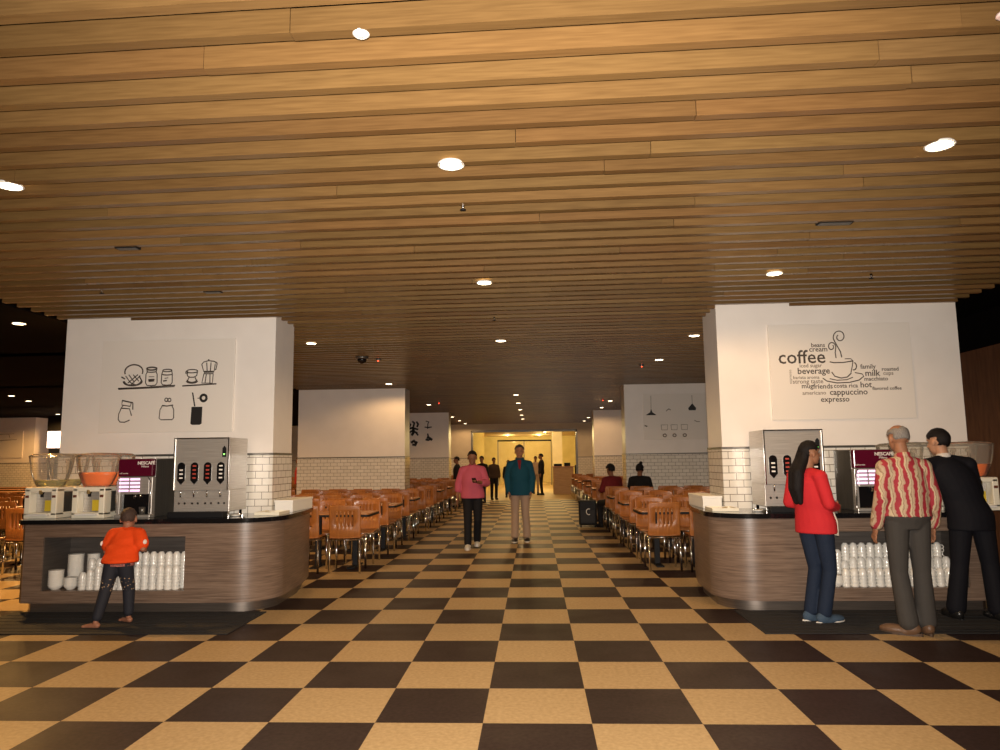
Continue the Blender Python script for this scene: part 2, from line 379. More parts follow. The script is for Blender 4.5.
for j, (x, y) in enumerate([(-6.06, 7.99), (-12.5, 16.4), (-13.1, 17.8), (-15.6, 22.6)]):
    fixture(x, y, 3.11, j, label='round ceiling light in the dark ceiling left of the slats, %s from the front' % ORD[j+1], power=7, col=(1, .52, .15))
for x, y in [(-7.6, 12.2), (-9.2, 19), (-11.0, 25.5)]:  # unseen lamps added behind the pillars to keep the left floor bright
    fixture(x, y, 3.11, 0, label='added unseen ceiling light brightening the left floor, hidden past the left pillars', power=4.5, col=(1, .52, .15))
def vent(x, y, w, label):
    t = empty('ceiling_vent', (x, y, H-.002), 0, label, 'vent')
    MB().box(-w, w, -.03, .03, -.004, .012).build('vent_frame', BLACK, t)
    b = MB()
    for q in range(3): b.box(-w+.01, w-.01, -.024+q*.02, -.014+q*.02, -.008, -.003)
    b.build('vent_grille', DSTEEL, t)
vent(-3.03, 5.06, .085, 'small black slot vent in the slats above the left pillar, nearer one')
vent(-3.02, 6.47, .085, 'small black slot vent in the slats above the left pillar, farther one')
vent(2.13, 4.92, .12, 'small black slot vent in the slats in front of the right pillar')
def sprinkler(x, y, label, z=H):
    t = empty('sprinkler', (x, y, z), 0, label, 'sprinkler', 'sprinkler heads')
    MB().lathe([(.012, .01), (.012, -.01), (.006, -.02), (.006, -.03)], n=10).build('stem', CHROME, t)
    MB().lathe([(.018, -.03), (.02, -.034), (.001, -.037)], n=14).build('deflector', BLACK, t)
sprinkler(-.426, 4.36, 'tiny dark sprinkler head behind the middle ceiling light nearest the camera')
sprinkler(3.07, 6.42, 'tiny dark sprinkler head in the slats above the right pillar')
sprinkler(-.43, 8.0, 'tiny dark sprinkler head on the middle line of the slats, farther in')
sprinkler(-4.0, 6.3, 'tiny dark sprinkler head in the slats above the left pillar')
t = empty('dome_camera', (-2.65, 10.83, H), 0, 'dark dome camera on the slats above the left seating', 'camera')
MB().lathe([(.10, .01), (.10, -.03), (.085, -.035)], n=24).build('base', DSTEEL, t)
MB().lathe([(.075, -.03), (.065, -.075), (.035, -.1), (.001, -.108)], n=24).build('dome', BLACKG, t, smooth=True)
def led(x, y, label):
    t = empty('smoke_detector', (x, y, H), 0, label, 'detector', 'small ceiling detectors with a red light')
    MB().lathe([(.04, .02), (.04, -.02), (.025, -.03)], n=16).build('housing', DSTEEL, t)
    MB().ell((0, -.02, -.032), (.012, .012, .009)).build('indicator_light', LEDR, t)
led(-2.45, 11.1, 'small detector glowing red beside the dome camera')
led(1.9, 12.4, 'small detector glowing red near the right seating lights')
led(1.9, 19.5, 'small detector glowing red above the far right tables')
led(-2.6, 19.5, 'small detector glowing red above the far left tables')
for x, y, m, lb in [(-.631, 2.508, WHITE, 'white round cover on the slats near the top left of the middle light'), (1.78, 2.55, PINKP, 'pale pinkish round detector at the top right corner of the ceiling')]:
    t = empty('smoke_detector', (x, y, H), 0, lb, 'detector')
    MB().lathe([(.032, .004), (.032, -.004), (.024, -.008)], n=24).build('housing', m, t)
    MB().lathe([(.014, -.008), (.011, -.010), (.001, -.011)], n=16).build('sensor_cap', m, t)

# lit menu box far left
t = empty('hanging_light_box', (-16.25, 23.6, 2.04), 0, 'black hanging box with a lit white sign at the far left', 'sign')
MB().box(-.3, .28, -.12, .12, .56, 1.12).build('housing', BLACK, t)
MB().box(-.28, .26, -.12, .12, 0, .56).build('lit_panel', SIGNW, t)
MB().box(-.02, .01, -.125, -.12, .16, .5).build('divider', mat('sign_grey', (.5, .4, .38), .5), t)

# ------------------------------------------------------------------ boards and drawings on the pillars
def board(x0, x1, z0, z1, y, label, cat='wall board'):
    t = empty('wall_board', ((x0+x1)/2, y, z0), 0, label, cat)
    w = (x1-x0)/2
    MB().box(-w, w, -.025, -.002, 0, z1-z0, .003).build('board_panel', BOARD, t)
    return t, (x0+x1)/2, z0
def strokes(lst, r, m, parent, name, yy=-.0265):
    """each stroke a list of (x,z); one drawn figure = one mesh of flattened tubes"""
    b = MB()
    for st in lst:
        w = r
        if isinstance(st, tuple): st, w = st
        if len(st) == 2: st = [st[0], ((st[0][0]+st[1][0])/2, (st[0][1]+st[1][1])/2), st[1]]
        b.tube([(x, 0, z) for x, z in st], w, 6)
    for v in b.bm.verts: v.co.y = v.co.y*.25+yy
    return b.build(name, m, parent)
def arc(cx, cz, rx, rz, a0, a1, n=18):
    return [(cx+rx*math.cos(math.radians(a0+(a1-a0)*i/n)), cz+rz*math.sin(math.radians(a0+(a1-a0)*i/n))) for i in range(n+1)]
bl, bx, bz = board(-4.825, -3.31, 1.79, 2.825, 7.7, 'white board with kitchen jar drawings on the left coffee pillar')
def LM(u, v):
    px = 110+u/8.333; py = 350+v/8.333
    return (-4.825+(px-102.5)/131*1.52-bx, 2.815-(py-341)/92*1.035-bz)
def lm(*p): return [LM(*q) for q in p]
def la(cu, cv, ru, rv, a0, a1, n=18):
    return [LM(cu+ru*math.cos(math.radians(a0+(a1-a0)*i/n)), cv-rv*math.sin(math.radians(a0+(a1-a0)*i/n))) for i in range(n+1)]
W = .0062
strokes([(lm((82, 318), (320, 312), (548, 300)), .007), (lm((85, 326), (320, 320), (545, 310)), .005)], W, INK, bl, 'shelf_drawing')
strokes([(lm((608, 306), (750, 300), (885, 293)), .008)], W, INK, bl, 'shelf_drawing')
strokes([(la(205, 180, 74, 58, -20, 200), .008), la(200, 250, 70, 45, 190, 350), la(200, 262, 78, 36, 180, 360), lm((140, 215), (180, 270), (215, 285)), lm((165, 205), (215, 270)), lm((200, 205), (250, 260)),
         lm((260, 215), (190, 285)), lm((240, 205), (160, 275)), (lm((105, 222), (135, 240)), .008), (lm((250, 215), (275, 260), (268, 280)), .008), (lm((120, 260), (150, 290), (240, 290)), .007)], W, INK, bl, 'basket_drawing')
strokes([(la(352, 158, 42, 12, 0, 360), .009), lm((312, 170), (316, 185), (306, 205), (306, 275), (318, 296), (352, 300), (388, 296), (400, 275), (398, 205), (388, 185), (392, 168)), la(352, 180, 38, 8, 180, 360), (lm((330, 225), (375, 225)), .004),
         (lm((328, 250), (378, 248)), .009), (lm((330, 262), (376, 260)), .008)], W, INK, bl, 'jar_drawing')
strokes([la(480, 175, 38, 10, 0, 360), lm((443, 180), (436, 205), (434, 275), (446, 294), (480, 297), (512, 294), (524, 275), (522, 205), (516, 178)), la(480, 205, 42, 8, 180, 360), (lm((460, 240), (490, 236)), .005), (lm((450, 262), (480, 258)), .008)], W, INK, bl, 'jar_drawing')
strokes([la(683, 185, 46, 14, 0, 360), lm((640, 190), (648, 225), (668, 235), (700, 235), (722, 222), (728, 190)), la(685, 255, 40, 22, 180, 360), (la(685, 262, 46, 22, 190, 350), .008), lm((660, 235), (650, 262)), lm((710, 235), (720, 262)), (la(640, 195, 10, 12, 0, 360), .004)], W, INK, bl, 'cup_drawing')
strokes([lm((760, 130), (775, 110), (815, 100), (860, 106), (886, 120)), (lm((815, 100), (815, 88)), .009), lm((760, 130), (778, 188), (862, 188), (870, 130)), lm((800, 115), (806, 188)), lm((835, 115), (832, 188)), lm((778, 208), (858, 208)), lm((780, 210), (766, 285), (852, 287), (856, 210)),
         lm((800, 212), (792, 285)), lm((830, 212), (832, 285)), (lm((870, 120), (886, 125), (876, 175), (866, 178)), .006), lm((780, 196), (862, 196))], W, INK, bl, 'moka_pot_drawing')
strokes([(lm((120, 418), (210, 438)), .008), lm((122, 420), (120, 455), (190, 468), (196, 440)), (lm((210, 440), (212, 495)), .007), lm((118, 478), (98, 530), (96, 575), (112, 595), (150, 598), (190, 580)), (lm((120, 482), (185, 488), (204, 545)), .006), lm((118, 478), (130, 462))], W, INK, bl, 'jug_drawing')
strokes([(la(482, 418, 12, 14, 0, 360), .006), (la(508, 420, 12, 14, 0, 360), .006), (lm((494, 405), (494, 435)), .005), (lm((450, 465), (490, 470), (540, 462)), .007), lm((452, 466), (434, 500), (430, 570), (446, 582), (535, 582), (548, 568), (546, 500), (530, 466))], W, INK, bl, 'bag_drawing')
b = MB(); b.prism_xz(lm((690, 480), (778, 480), (776, 618), (760, 628), (700, 628), (686, 618)), -.0275, -.0255); b.build('canister_drawing', INKB, bl)
strokes([(lm((694, 362), (704, 415), (716, 476)), .008), (la(785, 408, 24, 26, 0, 360, 24), .014), (lm((735, 410), (760, 408)), .004)], W, INKB, bl, 'utensil_drawing')

br_, rx_, rz_ = board(2.54, 4.03, 1.825, 2.85, 7.7, 'white board with a coffee word cloud and cup on the right pillar')
def RM(u, v):
    px = 770+u/7.143; py = 325+v/7.143
    return (2.54+(px-767-(py-325)*.05)/142.5*1.49-rx_, 2.85-(py-324)/95*1.025-rz_)
def rm(*p): return [RM(*q) for q in p]
def ra(cu, cv, ru, rv, a0, a1, n=20):
    return [RM(cu+ru*math.cos(math.radians(a0+(a1-a0)*i/n)), cv-rv*math.sin(math.radians(a0+(a1-a0)*i/n))) for i in range(n+1)]
spiral = [RM(495+(46-30*i/26)*math.cos(math.radians(200-430*i/26)), 88-(50-34*i/26)*math.sin(math.radians(200-430*i/26))) for i in range(27)]
strokes([(rm((508, 235), (500, 195), (470, 140), (452, 105))+spiral[:1]+spiral, .006)], .005, INK, br_, 'steam_drawing')
sp2 = [RM(437+(28-16*i/20)*math.cos(math.radians(30+380*i/20)), 157-(32-18*i/20)*math.sin(math.radians(30+380*i/20))) for i in range(21)]
strokes([(rm((468, 240), (462, 200), (468, 160))+sp2, .0055)], .005, INK, br_, 'steam_drawing')
strokes([(rm((422, 265), (450, 272), (520, 272), (585, 262)), .006), rm((530, 246), (572, 246), (588, 262), (582, 300), (572, 345)), (rm((435, 338), (455, 368), (500, 382), (545, 376), (575, 348)), .006), (ra(592, 300, 20, 26, 80, -110), .006)], .005, INK, br_, 'cup_drawing')
strokes([(rm((370, 380), (400, 402), (470, 416), (560, 414), (630, 398), (662, 372), (650, 355), (600, 345)), .006), (rm((420, 385), (470, 397), (540, 395), (585, 378)), .005)], .005, INK, br_, 'saucer_drawing')
def word(s, u0, v, u1, m=INK, bold=.001):
    a = RM(u0, v); b2 = RM(u1, v); w = b2[0]-a[0]
    o = text(s, .1, (a[0], -.0255, a[1]), m, br_, 'word', bold=bold)
    bb = [p.co.x for p in o.data.vertices]; ww = max(bb)-min(bb); hh = .1
    k = w/ww
    o.scale = (k, k*1.0, 1)
    return o
word('coffee', 52, 272, 388, bold=.0008); word('beans', 290, 158, 388); word('cream', 275, 190, 405); word('iced sugar', 205, 302, 365, INKF); word('beverage', 190, 348, 420, bold=.0012)
word('barista aroma', 158, 384, 345, INKF); word('strong taste', 155, 416, 372, INKF); word('mug', 218, 450, 300); word('friends', 302, 454, 440); word('costa rica', 448, 450, 618); word('hot', 636, 450, 716, bold=.0012)
word('family', 640, 318, 750); word('milk', 672, 370, 778, bold=.0012); word('roasted', 790, 336, 908); word('cups', 800, 365, 872, INKF); word('macchiato', 665, 404, 832); word('flavored coffee', 722, 470, 928)
word('americano', 224, 496, 392, INKF); word('cappuccino', 418, 500, 686, bold=.0012); word('expresso', 354, 548, 556, bold=.0012)
o = text('espresso', .07, (RM(150, 418)[0], -.0255, RM(150, 418)[1]), INKF, br_, 'word'); o.rotation_euler = (PI/2, -PI/2, 0); o.scale = (.62, .62, 1)

b2, cx_, cz_ = board(2.40, 4.3, 1.84, 2.84, 15.7, 'board with hanging lamp drawings on the second right pillar')
def S2(X, Z): return (X-cx_, Z-cz_)
strokes([([S2(2.58, 2.8), S2(2.575, 2.52)], .004)], .004, INK, b2, 'cord_drawing')
MB().prism_xz([S2(2.575, 2.52), S2(2.60, 2.44), S2(2.69, 2.375), S2(2.45, 2.375), S2(2.55, 2.44)], -.0275, -.0255).build('lamp_drawing', INKB, b2)
strokes([([S2(3.47, 2.8), S2(3.47, 2.6)], .004)], .004, INK, b2, 'cord_drawing')
MB().prism_xz([S2(3.47, 2.62), S2(3.55, 2.52), S2(3.54, 2.47), S2(3.39, 2.47), S2(3.38, 2.52)], -.0275, -.0255).build('lamp_drawing', INKB, b2)
strokes([([S2(2.9, 2.46), S2(2.96, 2.51), S2(3.0, 2.48)], .009), ([S2(2.42, 2.15), S2(2.48, 2.13)], .014), ([S2(3.5, 2.25), S2(3.56, 2.22), S2(3.62, 2.22)], .008)], .008, INKF, b2, 'bird_drawing')
for cx in (2.85, 3.06, 3.28):
    strokes([[S2(cx-.07, 2.16), S2(cx-.06, 2.05), S2(cx+.06, 2.05), S2(cx+.07, 2.16), S2(cx-.07, 2.16)], (arc(cx-cx_, 1.93-cz_, .035, .03, 0, 360, 12), .012)], .006, INKF, b2, 'teacup_drawing')
# calligraphy on the third left pillar
def brush(lst, parent):
    for st, w in lst:
        b = MB(); n = len(st); L_ = []; R_ = []
        for i, (x, z) in enumerate(st):
            a = Vector(st[max(i-1, 0)]); c = Vector(st[min(i+1, n-1)]); d = (c-a).normalized(); q = Vector((-d.y, d.x)); ww = w*(.55+.45*math.sin(PI*(i+.6)/(n+.2)))
            L_.append((x+q.x*ww, z+q.y*ww)); R_.append((x-q.x*ww, z-q.y*ww))
        b.prism_xz(L_+R_[::-1], -.012, -.002); b.build('brush_stroke', INKB, parent)
cg = empty('calligraphy', (-3.7, 23.894, 1.8), 0, 'two columns of black brush calligraphy on the third left pillar', 'wall lettering')
brush([([(-.52, .95), (-.46, .86), (-.5, .78)], .03), ([(-.40, .98), (-.33, .92), (-.36, .80)], .035), ([(-.26, .97), (-.20, .88), (-.24, .78)], .035), ([(-.54, .72), (-.4, .76), (-.2, .70)], .035), ([(-.38, .8), (-.35, .62), (-.42, .5)], .05),
       ([(-.5, .6), (-.4, .66), (-.22, .58)], .035), ([(-.3, .62), (-.24, .56), (-.2, .5)], .03), ([(-.44, .26), (-.34, .32), (-.28, .24)], .05), ([(-.40, .2), (-.3, .18), (-.24, .3)], .05)], cg)
brush([([(.06, .98), (.16, .95), (.12, .86)], .02), ([(.02, .78), (.14, .76), (.26, .78)], .022), ([(.13, .86), (.12, .72)], .018), ([(.12, .56), (.14, .48), (.1, .38)], .03), ([(.14, .44), (.22, .38), (.28, .34)], .045), ([(.05, .36), (.14, .34), (.2, .36)], .035)], cg)
# faint board on the far left pillar
b3, ax_, az_ = board(-20.2, -17.75, 1.72, 2.66, 24.0, 'tan board with faint line drawings on the far left pillar')
strokes([([(-1.0, .82), (-.3, .80), (.9, .84)], .01), ([(-.9, .62), (.2, .6), (1.0, .64)], .012), ([(-.9, .4), (.4, .42)], .01), ([(-.9, .22), (.1, .2)], .01), ([(.2, .84), (.2, .66)], .01), ([(-.4, .82), (-.4, .64)], .01), ([(.7, .84), (.75, .7)], .01)], .01, INKF, b3, 'line_drawing')

# ------------------------------------------------------------------ coffee islands
def smooth_sides(o):
    me = o.data; me.polygons.foreach_set('use_smooth', [True]*len(me.polygons)); me.set_sharp_from_angle(angle=math.radians(28))
    o.modifiers.new('weighted_normals', 'WEIGHTED_NORMAL').keep_sharp = True
def island(side):
    """side -1: left island, +1: its mirror image right of the aisle"""
    def X(s): return XC+side*s
    nm = 'left' if side < 0 else 'right'
    def outline(ins, n=10):
        fr, back, outer, inner, r = 6.95+ins, 8.55-ins, 4.69-ins, 2.155+ins, .42-ins*.5
        pts = [(outer, back), (outer, fr+.06), (outer-.06, fr)]
        for i in range(n+1):
            a = math.radians(-90-90*i/n); pts.append((inner+r+r*math.cos(a), fr+r+r*math.sin(a)))
        pts += [(inner+.02, fr+r+.6), (inner+.07, back-.25), (inner+.12, back)]
        p = [(X(s), y) for s, y in pts]
        return p if side < 0 else p
    t = empty('service_counter', (X(3.4), 7.6, 0), 0, 'grey wood laminate coffee counter around the %s pillar, cups in its shelf' % nm, 'counter')
    off = (X(3.4), 7.6)
    def loc(poly): return [(x-off[0], y-off[1]) for x, y in poly]
    body = MB().prism(loc(outline(0)), .10, .86).build('counter_body', LAM, t)
    n0, n1 = X(4.44)-off[0], X(3.0)-off[0]
    n0, n1 = min(n0, n1), max(n0, n1)
    nz0, nz1 = .215, .735
    cut = MB().box(n0, n1, 6.8-7.6, 7.38-7.6, nz0, nz1).build('cutter', LAM, t)
    bpy.context.view_layer.update()
    bake(body, ('BOOLEAN', {'operation': 'DIFFERENCE', 'object': cut, 'solver': 'EXACT'}))
    bpy.data.objects.remove(cut)
    smooth_sides(body)
    MB().box(n0-.0, n1+.0, 7.372-7.6, 7.38-7.6, nz0+.002, nz1-.002).box(n0, n0+.006, 6.97-7.6, 7.372-7.6, nz0, nz1).box(n1-.006, n1, 6.97-7.6, 7.372-7.6, nz0, nz1).box(n0+.006, n1-.006, 6.97-7.6, 7.372-7.6, nz1-.006, nz1).build('shelf_lining', LAMD, t)
    kick = MB().prism(loc(outline(.06)), .0, .10).build('kick_plate', KICK, t)
    smooth_sides(kick)
    top = MB().prism([(x-off[0], y-off[1]) for x, y in outline(-.03)], 0, .045).build('worktop', BLACKG, None, loc=(off[0], off[1], .86))
    # opening for the pillar
    cut = MB().box(X(2.40)-off[0] if side > 0 else X(4.9)-off[0], X(4.95)-off[0] if side > 0 else X(2.40)-off[0], 7.66-7.6, 8.35-7.6, -.1, .2).build('cutter', LAM, None, loc=(off[0], off[1], .86))
    bake(top, ('BOOLEAN', {'operation': 'DIFFERENCE', 'object': cut, 'solver': 'EXACT'})); bpy.data.objects.remove(cut)
    smooth_sides(top)
    tag(top, 'black polished stone worktop on the %s coffee counter' % nm, 'worktop')
    return X
island(-1); island(1)
for nm, x0, x1 in (('left', -5.15, -2.62), ('right', 1.86, 4.7)):
    tt = MB().box(x0, x1, 6.11, 7.0, 0, .010, .004)
    # moulded ribs
    for q in range(6): tt.box(x0+.05, x1-.05, 6.18+q*.13, 6.21+q*.13, .009, .013)
    o = tt.build('floor_mat', RUBBER); tag(o, 'long black rubber floor mat in front of the %s coffee counter' % nm, 'mat')
TOP = .905
# ---- steel hot-drink dispenser
def steel_dispenser(cx, side, label):
    t = empty('steel_drink_dispenser', (cx, 7.15, TOP), 0, label, 'drink dispenser')
    w = .2875
    MB().box(-w, w, 0, .46, .265, .80, .006).build('cabinet', STEEL, t)
    MB().box(-w, w, .03, .46, .05, .265, .004).build('lower_cabinet', STEEL, t)
    MB().box(-w+.005, w-.005, -.10, .02, .0, .055, .004).build('drip_tray', BLACK, t)
    for x in (-w+.02, w-.05):
        for y in (.05, .4): MB().box(x, x+.03, y, y+.03, 0, .055).build('foot', CHROME, t)
    MB().box(-w, -w+.012, -.012, .0, .265, .80).box(w-.012, w, -.012, 0, .265, .80).box(-w+.012, w-.012, -.012, 0, .788, .80).build('door_edge', CHROME, t)
    for k in range(4):
        x = -.205+k*.137
        pl = MB(); poly = [(x+.040*math.cos(math.radians(a)), .51+.040*math.sin(math.radians(a))) for a in range(0, 181, 20)]+[(x-.040, .37), (x, .325), (x+.040, .37)]
        pl.prism_xz(poly, -.008, .002); lb = pl.build('button_panel', BLACKG, t)
        for q in range(4):
            if k == 0 and q == 0: continue
            MB().box(x-.018, x+.018, -.0105, -.008, .505-q*.040, .520-q*.040, .001).build('button_mark', TXTR if k in (1, 2) else TXTW, lb)
        MB().tube([(x, .0, .265), (x, -.005, .25), (x, .0, .20)], .009, 8).build('nozzle', CHROME, t)
        for q in (-.03, .03): MB().lathe([(.011, -.006), (.011, .0)], n=12).build('tap_knob', BLACK, t).matrix_local = Matrix.Translation((x+q, .03, .135)) @ Matrix.Rotation(PI/2, 4, 'X')
    px = .235
    MB().prism_xz([(px-.02, .60), (px+.02, .60), (px+.02, .69), (px, .715), (px-.02, .69)], -.006, .002).build('lock_plate', BLACK, t)
    MB().ell((px, -.008, .63), (.008, .006, .008)).build('indicator_light', LEDG, t)
    return t
steel_dispenser(-3.392, -1, 'brushed steel drink dispenser with four black button panels on the left counter')
steel_dispenser(2.545, 1, 'brushed steel drink dispenser beside the woman on the right counter')
# ---- coffee machine
def coffee_machine(cx, label, flip=1):
    t = empty('coffee_machine', (cx, 7.15, TOP), 0, label, 'coffee machine')
    w = .185
    MB().box(-w, w, .06, .46, 0, .595, .008).build('housing', DSTEEL, t)
    MB().box(-w+.004, w-.004, .0, .075, .415, .592, .01).build('header_panel', MAROON, t)
    fr = MB(); fr.box(-w, -w+.035, 0, .065, .03, .41, .006).box(w-.035, w, 0, .065, .03, .41, .006).box(-w+.035, w-.035, 0, .065, .235, .41, .004).box(-w, w, -.03, .065, 0, .03, .006)
    fr.build('front_frame', STEEL, t)
    MB().box(-w+.036, w-.036, .04, .061, .031, .234).build('dispensing_bay', BLACKG, t)
    for x in (-w+.004, w-.012): MB().tube([(x, -.004, .05), (x, -.012, .2), (x, -.012, .36), (x+.03*(1 if x < 0 else -1), -.006, .405)], .006, 8).build('trim_strip', CHROME, t)
    for r in range(4):
        for c in (-1, 1):
            x = -.05+c*.058*1.0-.005
            MB().box(x-.05, x+.05, -.007, .002, .260+r*.038, .282+r*.038, .003).build('display_key', SCREEN, t)
    MB().tube([(-.01, .03, .235), (-.01, .03, .19)], .016, 10).build('nozzle', CHROME, t)
    MB().tube([(.05, .03, .235), (.05, .03, .20)], .012, 10).build('nozzle', CHROME, t)
    MB().lathe([(.028, 0), (.034, .07), (.03, .07), (.025, .004)], (0, 0, 0), 18).build('cup_rest', DSTEEL, t, loc=(.09, .0, .035))
    text('NESCAFÉ', .045, (.02, -.001, .535), TXTW, t, 'brand_lettering', bold=.001)
    text('Milano', .030, (.06, -.001, .505), TXTW, t, 'lettering')
    text('self service', .020, (-.165, -.001, .44), TXTW, t, 'lettering')
    return t
coffee_machine(-4.08, 'maroon and steel coffee machine with lit keys behind the child')
coffee_machine(3.30, 'maroon and steel coffee machine with lit keys behind the striped shirt man')
# ---- juice dispensers
def juice(cx, label, liquid, fill, group='twin bowl juice dispensers'):
    t = empty('juice_dispenser', (cx, 7.10, TOP), 0, label, 'juice dispenser', group)
    w = .17
    c = MB(); c.box(-w, -w+.06, 0, .12, .03, .30, .008).box(w-.06, w, 0, .12, .03, .30, .008).box(-w, w, 0, .54, .265, .315, .012).box(-w, w, 0, .54, .0, .06, .008)
    c.build('base_housing', WHITEP, t)
    MB().box(-w+.003, w-.003, .1, .53, .06, .265).build('motor_housing', DSTEEL, t)
    MB().box(-w+.062, w-.062, -.05, .09, .03, .05, .004).build('drip_tray', WHITE, t)
    MB().box(-w+.064, w-.064, .094, .1, .06, .262).build('bay_back', STEEL, t)
    MB().box(.0, .085, .07, .076, .07, .18).build('yellow_label', YELLOW, t)
    for x in (-w+.03, w-.03): MB().box(x-.018, x+.018, -.004, .002, .21, .235).build('badge', mat('brown_badge', (.12, .03, .01), .4), t)
    MB().tube([(0, .05, .28), (0, .02, .25), (0, .02, .215)], .016, 10).build('tap', BLACK, t)
    MB().box(-.012, .012, -.015, .035, .245, .285, .004).build('tap_lever', mat('bronze', (.4, .27, .1), .3, .6), t)
    for j, yy in enumerate((.14, .40)):
        bw = MB(); prof = [(.125, .318), (.148, .35), (.172, .41), (.195, .48), (.208, .56), (.213, .60), (.215, .625)]
        bw.lathe(prof, (0, yy, 0), 28, 1.08, .60, cap=False); bo = bw.build('bowl', CLEAR, t, smooth=True)
        MB().lathe([(.218, .62), (.222, .635), (.18, .655), (.06, .662), (.001, .662)], (0, yy, 0), 28, 1.08, .60, cap=False).build('lid', CLEAR, t, smooth=True)
        rm_ = MB(); rr = [[(Vector((.218*1.08*math.cos(a)*q, yy+.218*.60*math.sin(a)*q, .624+z))) for q, z in ((1, 0), (1.02, .005), (1, .01), (.98, .005))] for a in [2*PI*i/28 for i in range(28)]]
        rm_.rings(rr, close=True); rm_.build('rim', CLEAR, t)
        lz = .322+fill*.30
        def rad(z):
            for (r0, z0), (r1, z1) in zip(prof, prof[1:]):
                if z <= z1: return r0+(r1-r0)*(z-z0)/(z1-z0)
            return prof[-1][0]
        zs = [.322+(lz-.322)*i/5 for i in range(6)]
        MB().lathe([(rad(z)*.965, z) for z in zs], (0, yy, 0), 28, 1.08, .60).build('juice', liquid, t)
        MB().lathe([(.014, .32), (.014, .56), (.03, .565), (.02, .60), (.001, .605)], (0, yy, 0), 12).build('stirrer_column', CLEAR, t)
    return t
juice(-5.03, 'white juice dispenser with nearly empty clear bowls, leftmost on the left counter', LEMON, .22)
juice(-4.53, 'white juice dispenser with orange juice between the clear one and coffee machine', JUICE, .46)
juice(3.74, 'juice dispenser hidden behind the man in the dark suit', LEMON, .2)
juice(4.27, 'white juice dispenser with orange juice right of the man in the dark suit', JUICE, .40)
# ---- white boxes and small trays on the inner ends
for nm, sx in (('left', -1), ('right', 1)):
    x = XC+sx*2.31
    t = empty('tissue_box', (x, 8.12, TOP), 0, 'white napkin box on the aisle end of the %s counter' % nm, 'box')
    MB().box(-.10, .10, -.38, .32, 0, .125, .006).build('box_body', CARD, t)
    MB().box(-.105, .105, -.385, .325, .105, .13, .004).build('box_lid', CARD, t)
    t = empty('serving_tray', (x-sx*-.02, 7.42, TOP), 0, 'pale tray of sachets beside the napkin box on the %s counter' % nm, 'tray')
    MB().box(-.13, .13, -.12, .20, 0, .012, .004).box(-.13, -.12, -.12, .2, .01, .03).box(.12, .13, -.12, .2, .01, .03).box(-.12, .12, .19, .2, .01, .03).box(-.12, .12, -.12, -.11, .01, .03).build('tray_body', WHITEP, t)
    for q in range(7):
        a = random.uniform(-.08, .08); b = random.uniform(-.08, .14); o = MB().box(-.03, .03, -.02, .02, 0, .006, .002).build('sachet', mat('sachet_tan', (.55, .42, .22), .6) if q % 2 else CARD, t, loc=(a, b, .012+q*.0035)); o.rotation_euler = (0, 0, random.uniform(0, 3))
    t = empty('glass_saucer', (XC+sx*2.62, 7.22, TOP), 0, 'small clear dish on the black worktop by the %s steel dispenser' % nm, 'dish')
    MB().lathe([(.03, 0), (.035, .004), (.06, .018), (.057, .018), (.03, .007)], n=24).build('dish_body', PORC, t, smooth=True)
    MB().tube([(-.05, 0, .02), (.0, 0, .022), (.07, .01, .026)], .004, 6).build('spoon', CHROME, t)

# ---- cups in the counter shelves
def cup_mesh():
    b = MB()
    b.lathe([(.0355, 0), (.0375, .002), (.0372, .012), (.0345, .045), (.029, .062), (.022, .068), (.021, .074), (.016, .074), (.015, .0665), (.001, .066)], n=18)
    b.tube([(.035, 0, .018), (.052, 0, .020), (.056, 0, .036), (.046, 0, .050), (.033, 0, .050)], .0045, 6)
    o = b.build('coffee_cup', PORC, smooth=True); return o
cup0 = cup_mesh(); used_cup = [False]
def put_cup(x, y, z, rz, label, grp):
    if not used_cup[0]: o = cup0; used_cup[0] = True
    else: o = cup0.copy(); COL.objects.link(o)
    o.location = (x, y, z); o.rotation_euler = (0, 0, rz); tag(o, label, 'cup', grp)
def stack_mesh(items, name, label):
    bm = bmesh.new()
    for x, y, z, rz in items:
        n0 = len(bm.verts); bm.from_mesh(cup0.data); bm.verts.ensure_lookup_table()
        M = Matrix.Translation((x, y, z)) @ Matrix.Rotation(rz, 4, 'Z')
        for v in bm.verts[n0:]: v.co = M @ v.co
    me = bpy.data.meshes.new(name); bm.to_mesh(me); bm.free(); me.materials.append(PORC)
    o = bpy.data.objects.new(name, me); COL.objects.link(o); tag(o, label, 'cups', kind='stuff')
rc = random.Random(5)
SH = .2155; PT = .031
rest = {'left': [], 'right': []}
for nm, x0, x1 in (('left', -4.50, -3.49), ('right', 2.92, 3.93)):
    n = int((x1-x0)/.079)+1
    for c in range(n):
        x = x0+c*.079
        lines = [('front', 7.035, (6 if c > 1 else 4+c) if nm == 'left' else 4, 99, 0)]
        if nm == 'right': lines.append(('middle', 7.118, 7 if c > 0 else 6, 3, .03)); lines.append(('back', 7.201, 11 if c > 0 else 9, 4, .0))
        else: lines.append(('back', 7.122, 10 if c > 1 else 8, 5, .035))
        for ln, y, cnt, show, dx in lines:
            if x+dx > x1+.02: continue
            for q in range(cnt):
                rz = rc.uniform(-.5, .2); z = SH+q*PT
                if q >= cnt-show:
                    put_cup(x+dx, y, z, rz, 'white cup, %s from the top of %s %s-line stack on the %s counter shelf' % (ORD[cnt-q], ORD[c+1], ln, nm), 'upturned cups on the %s counter shelf' % nm)
                else: rest[nm].append((x+dx, y, z, rz))
for nm in rest: stack_mesh(rest[nm], 'coffee_cups', 'lower white cups of the rear stacks on the %s counter shelf' % nm)
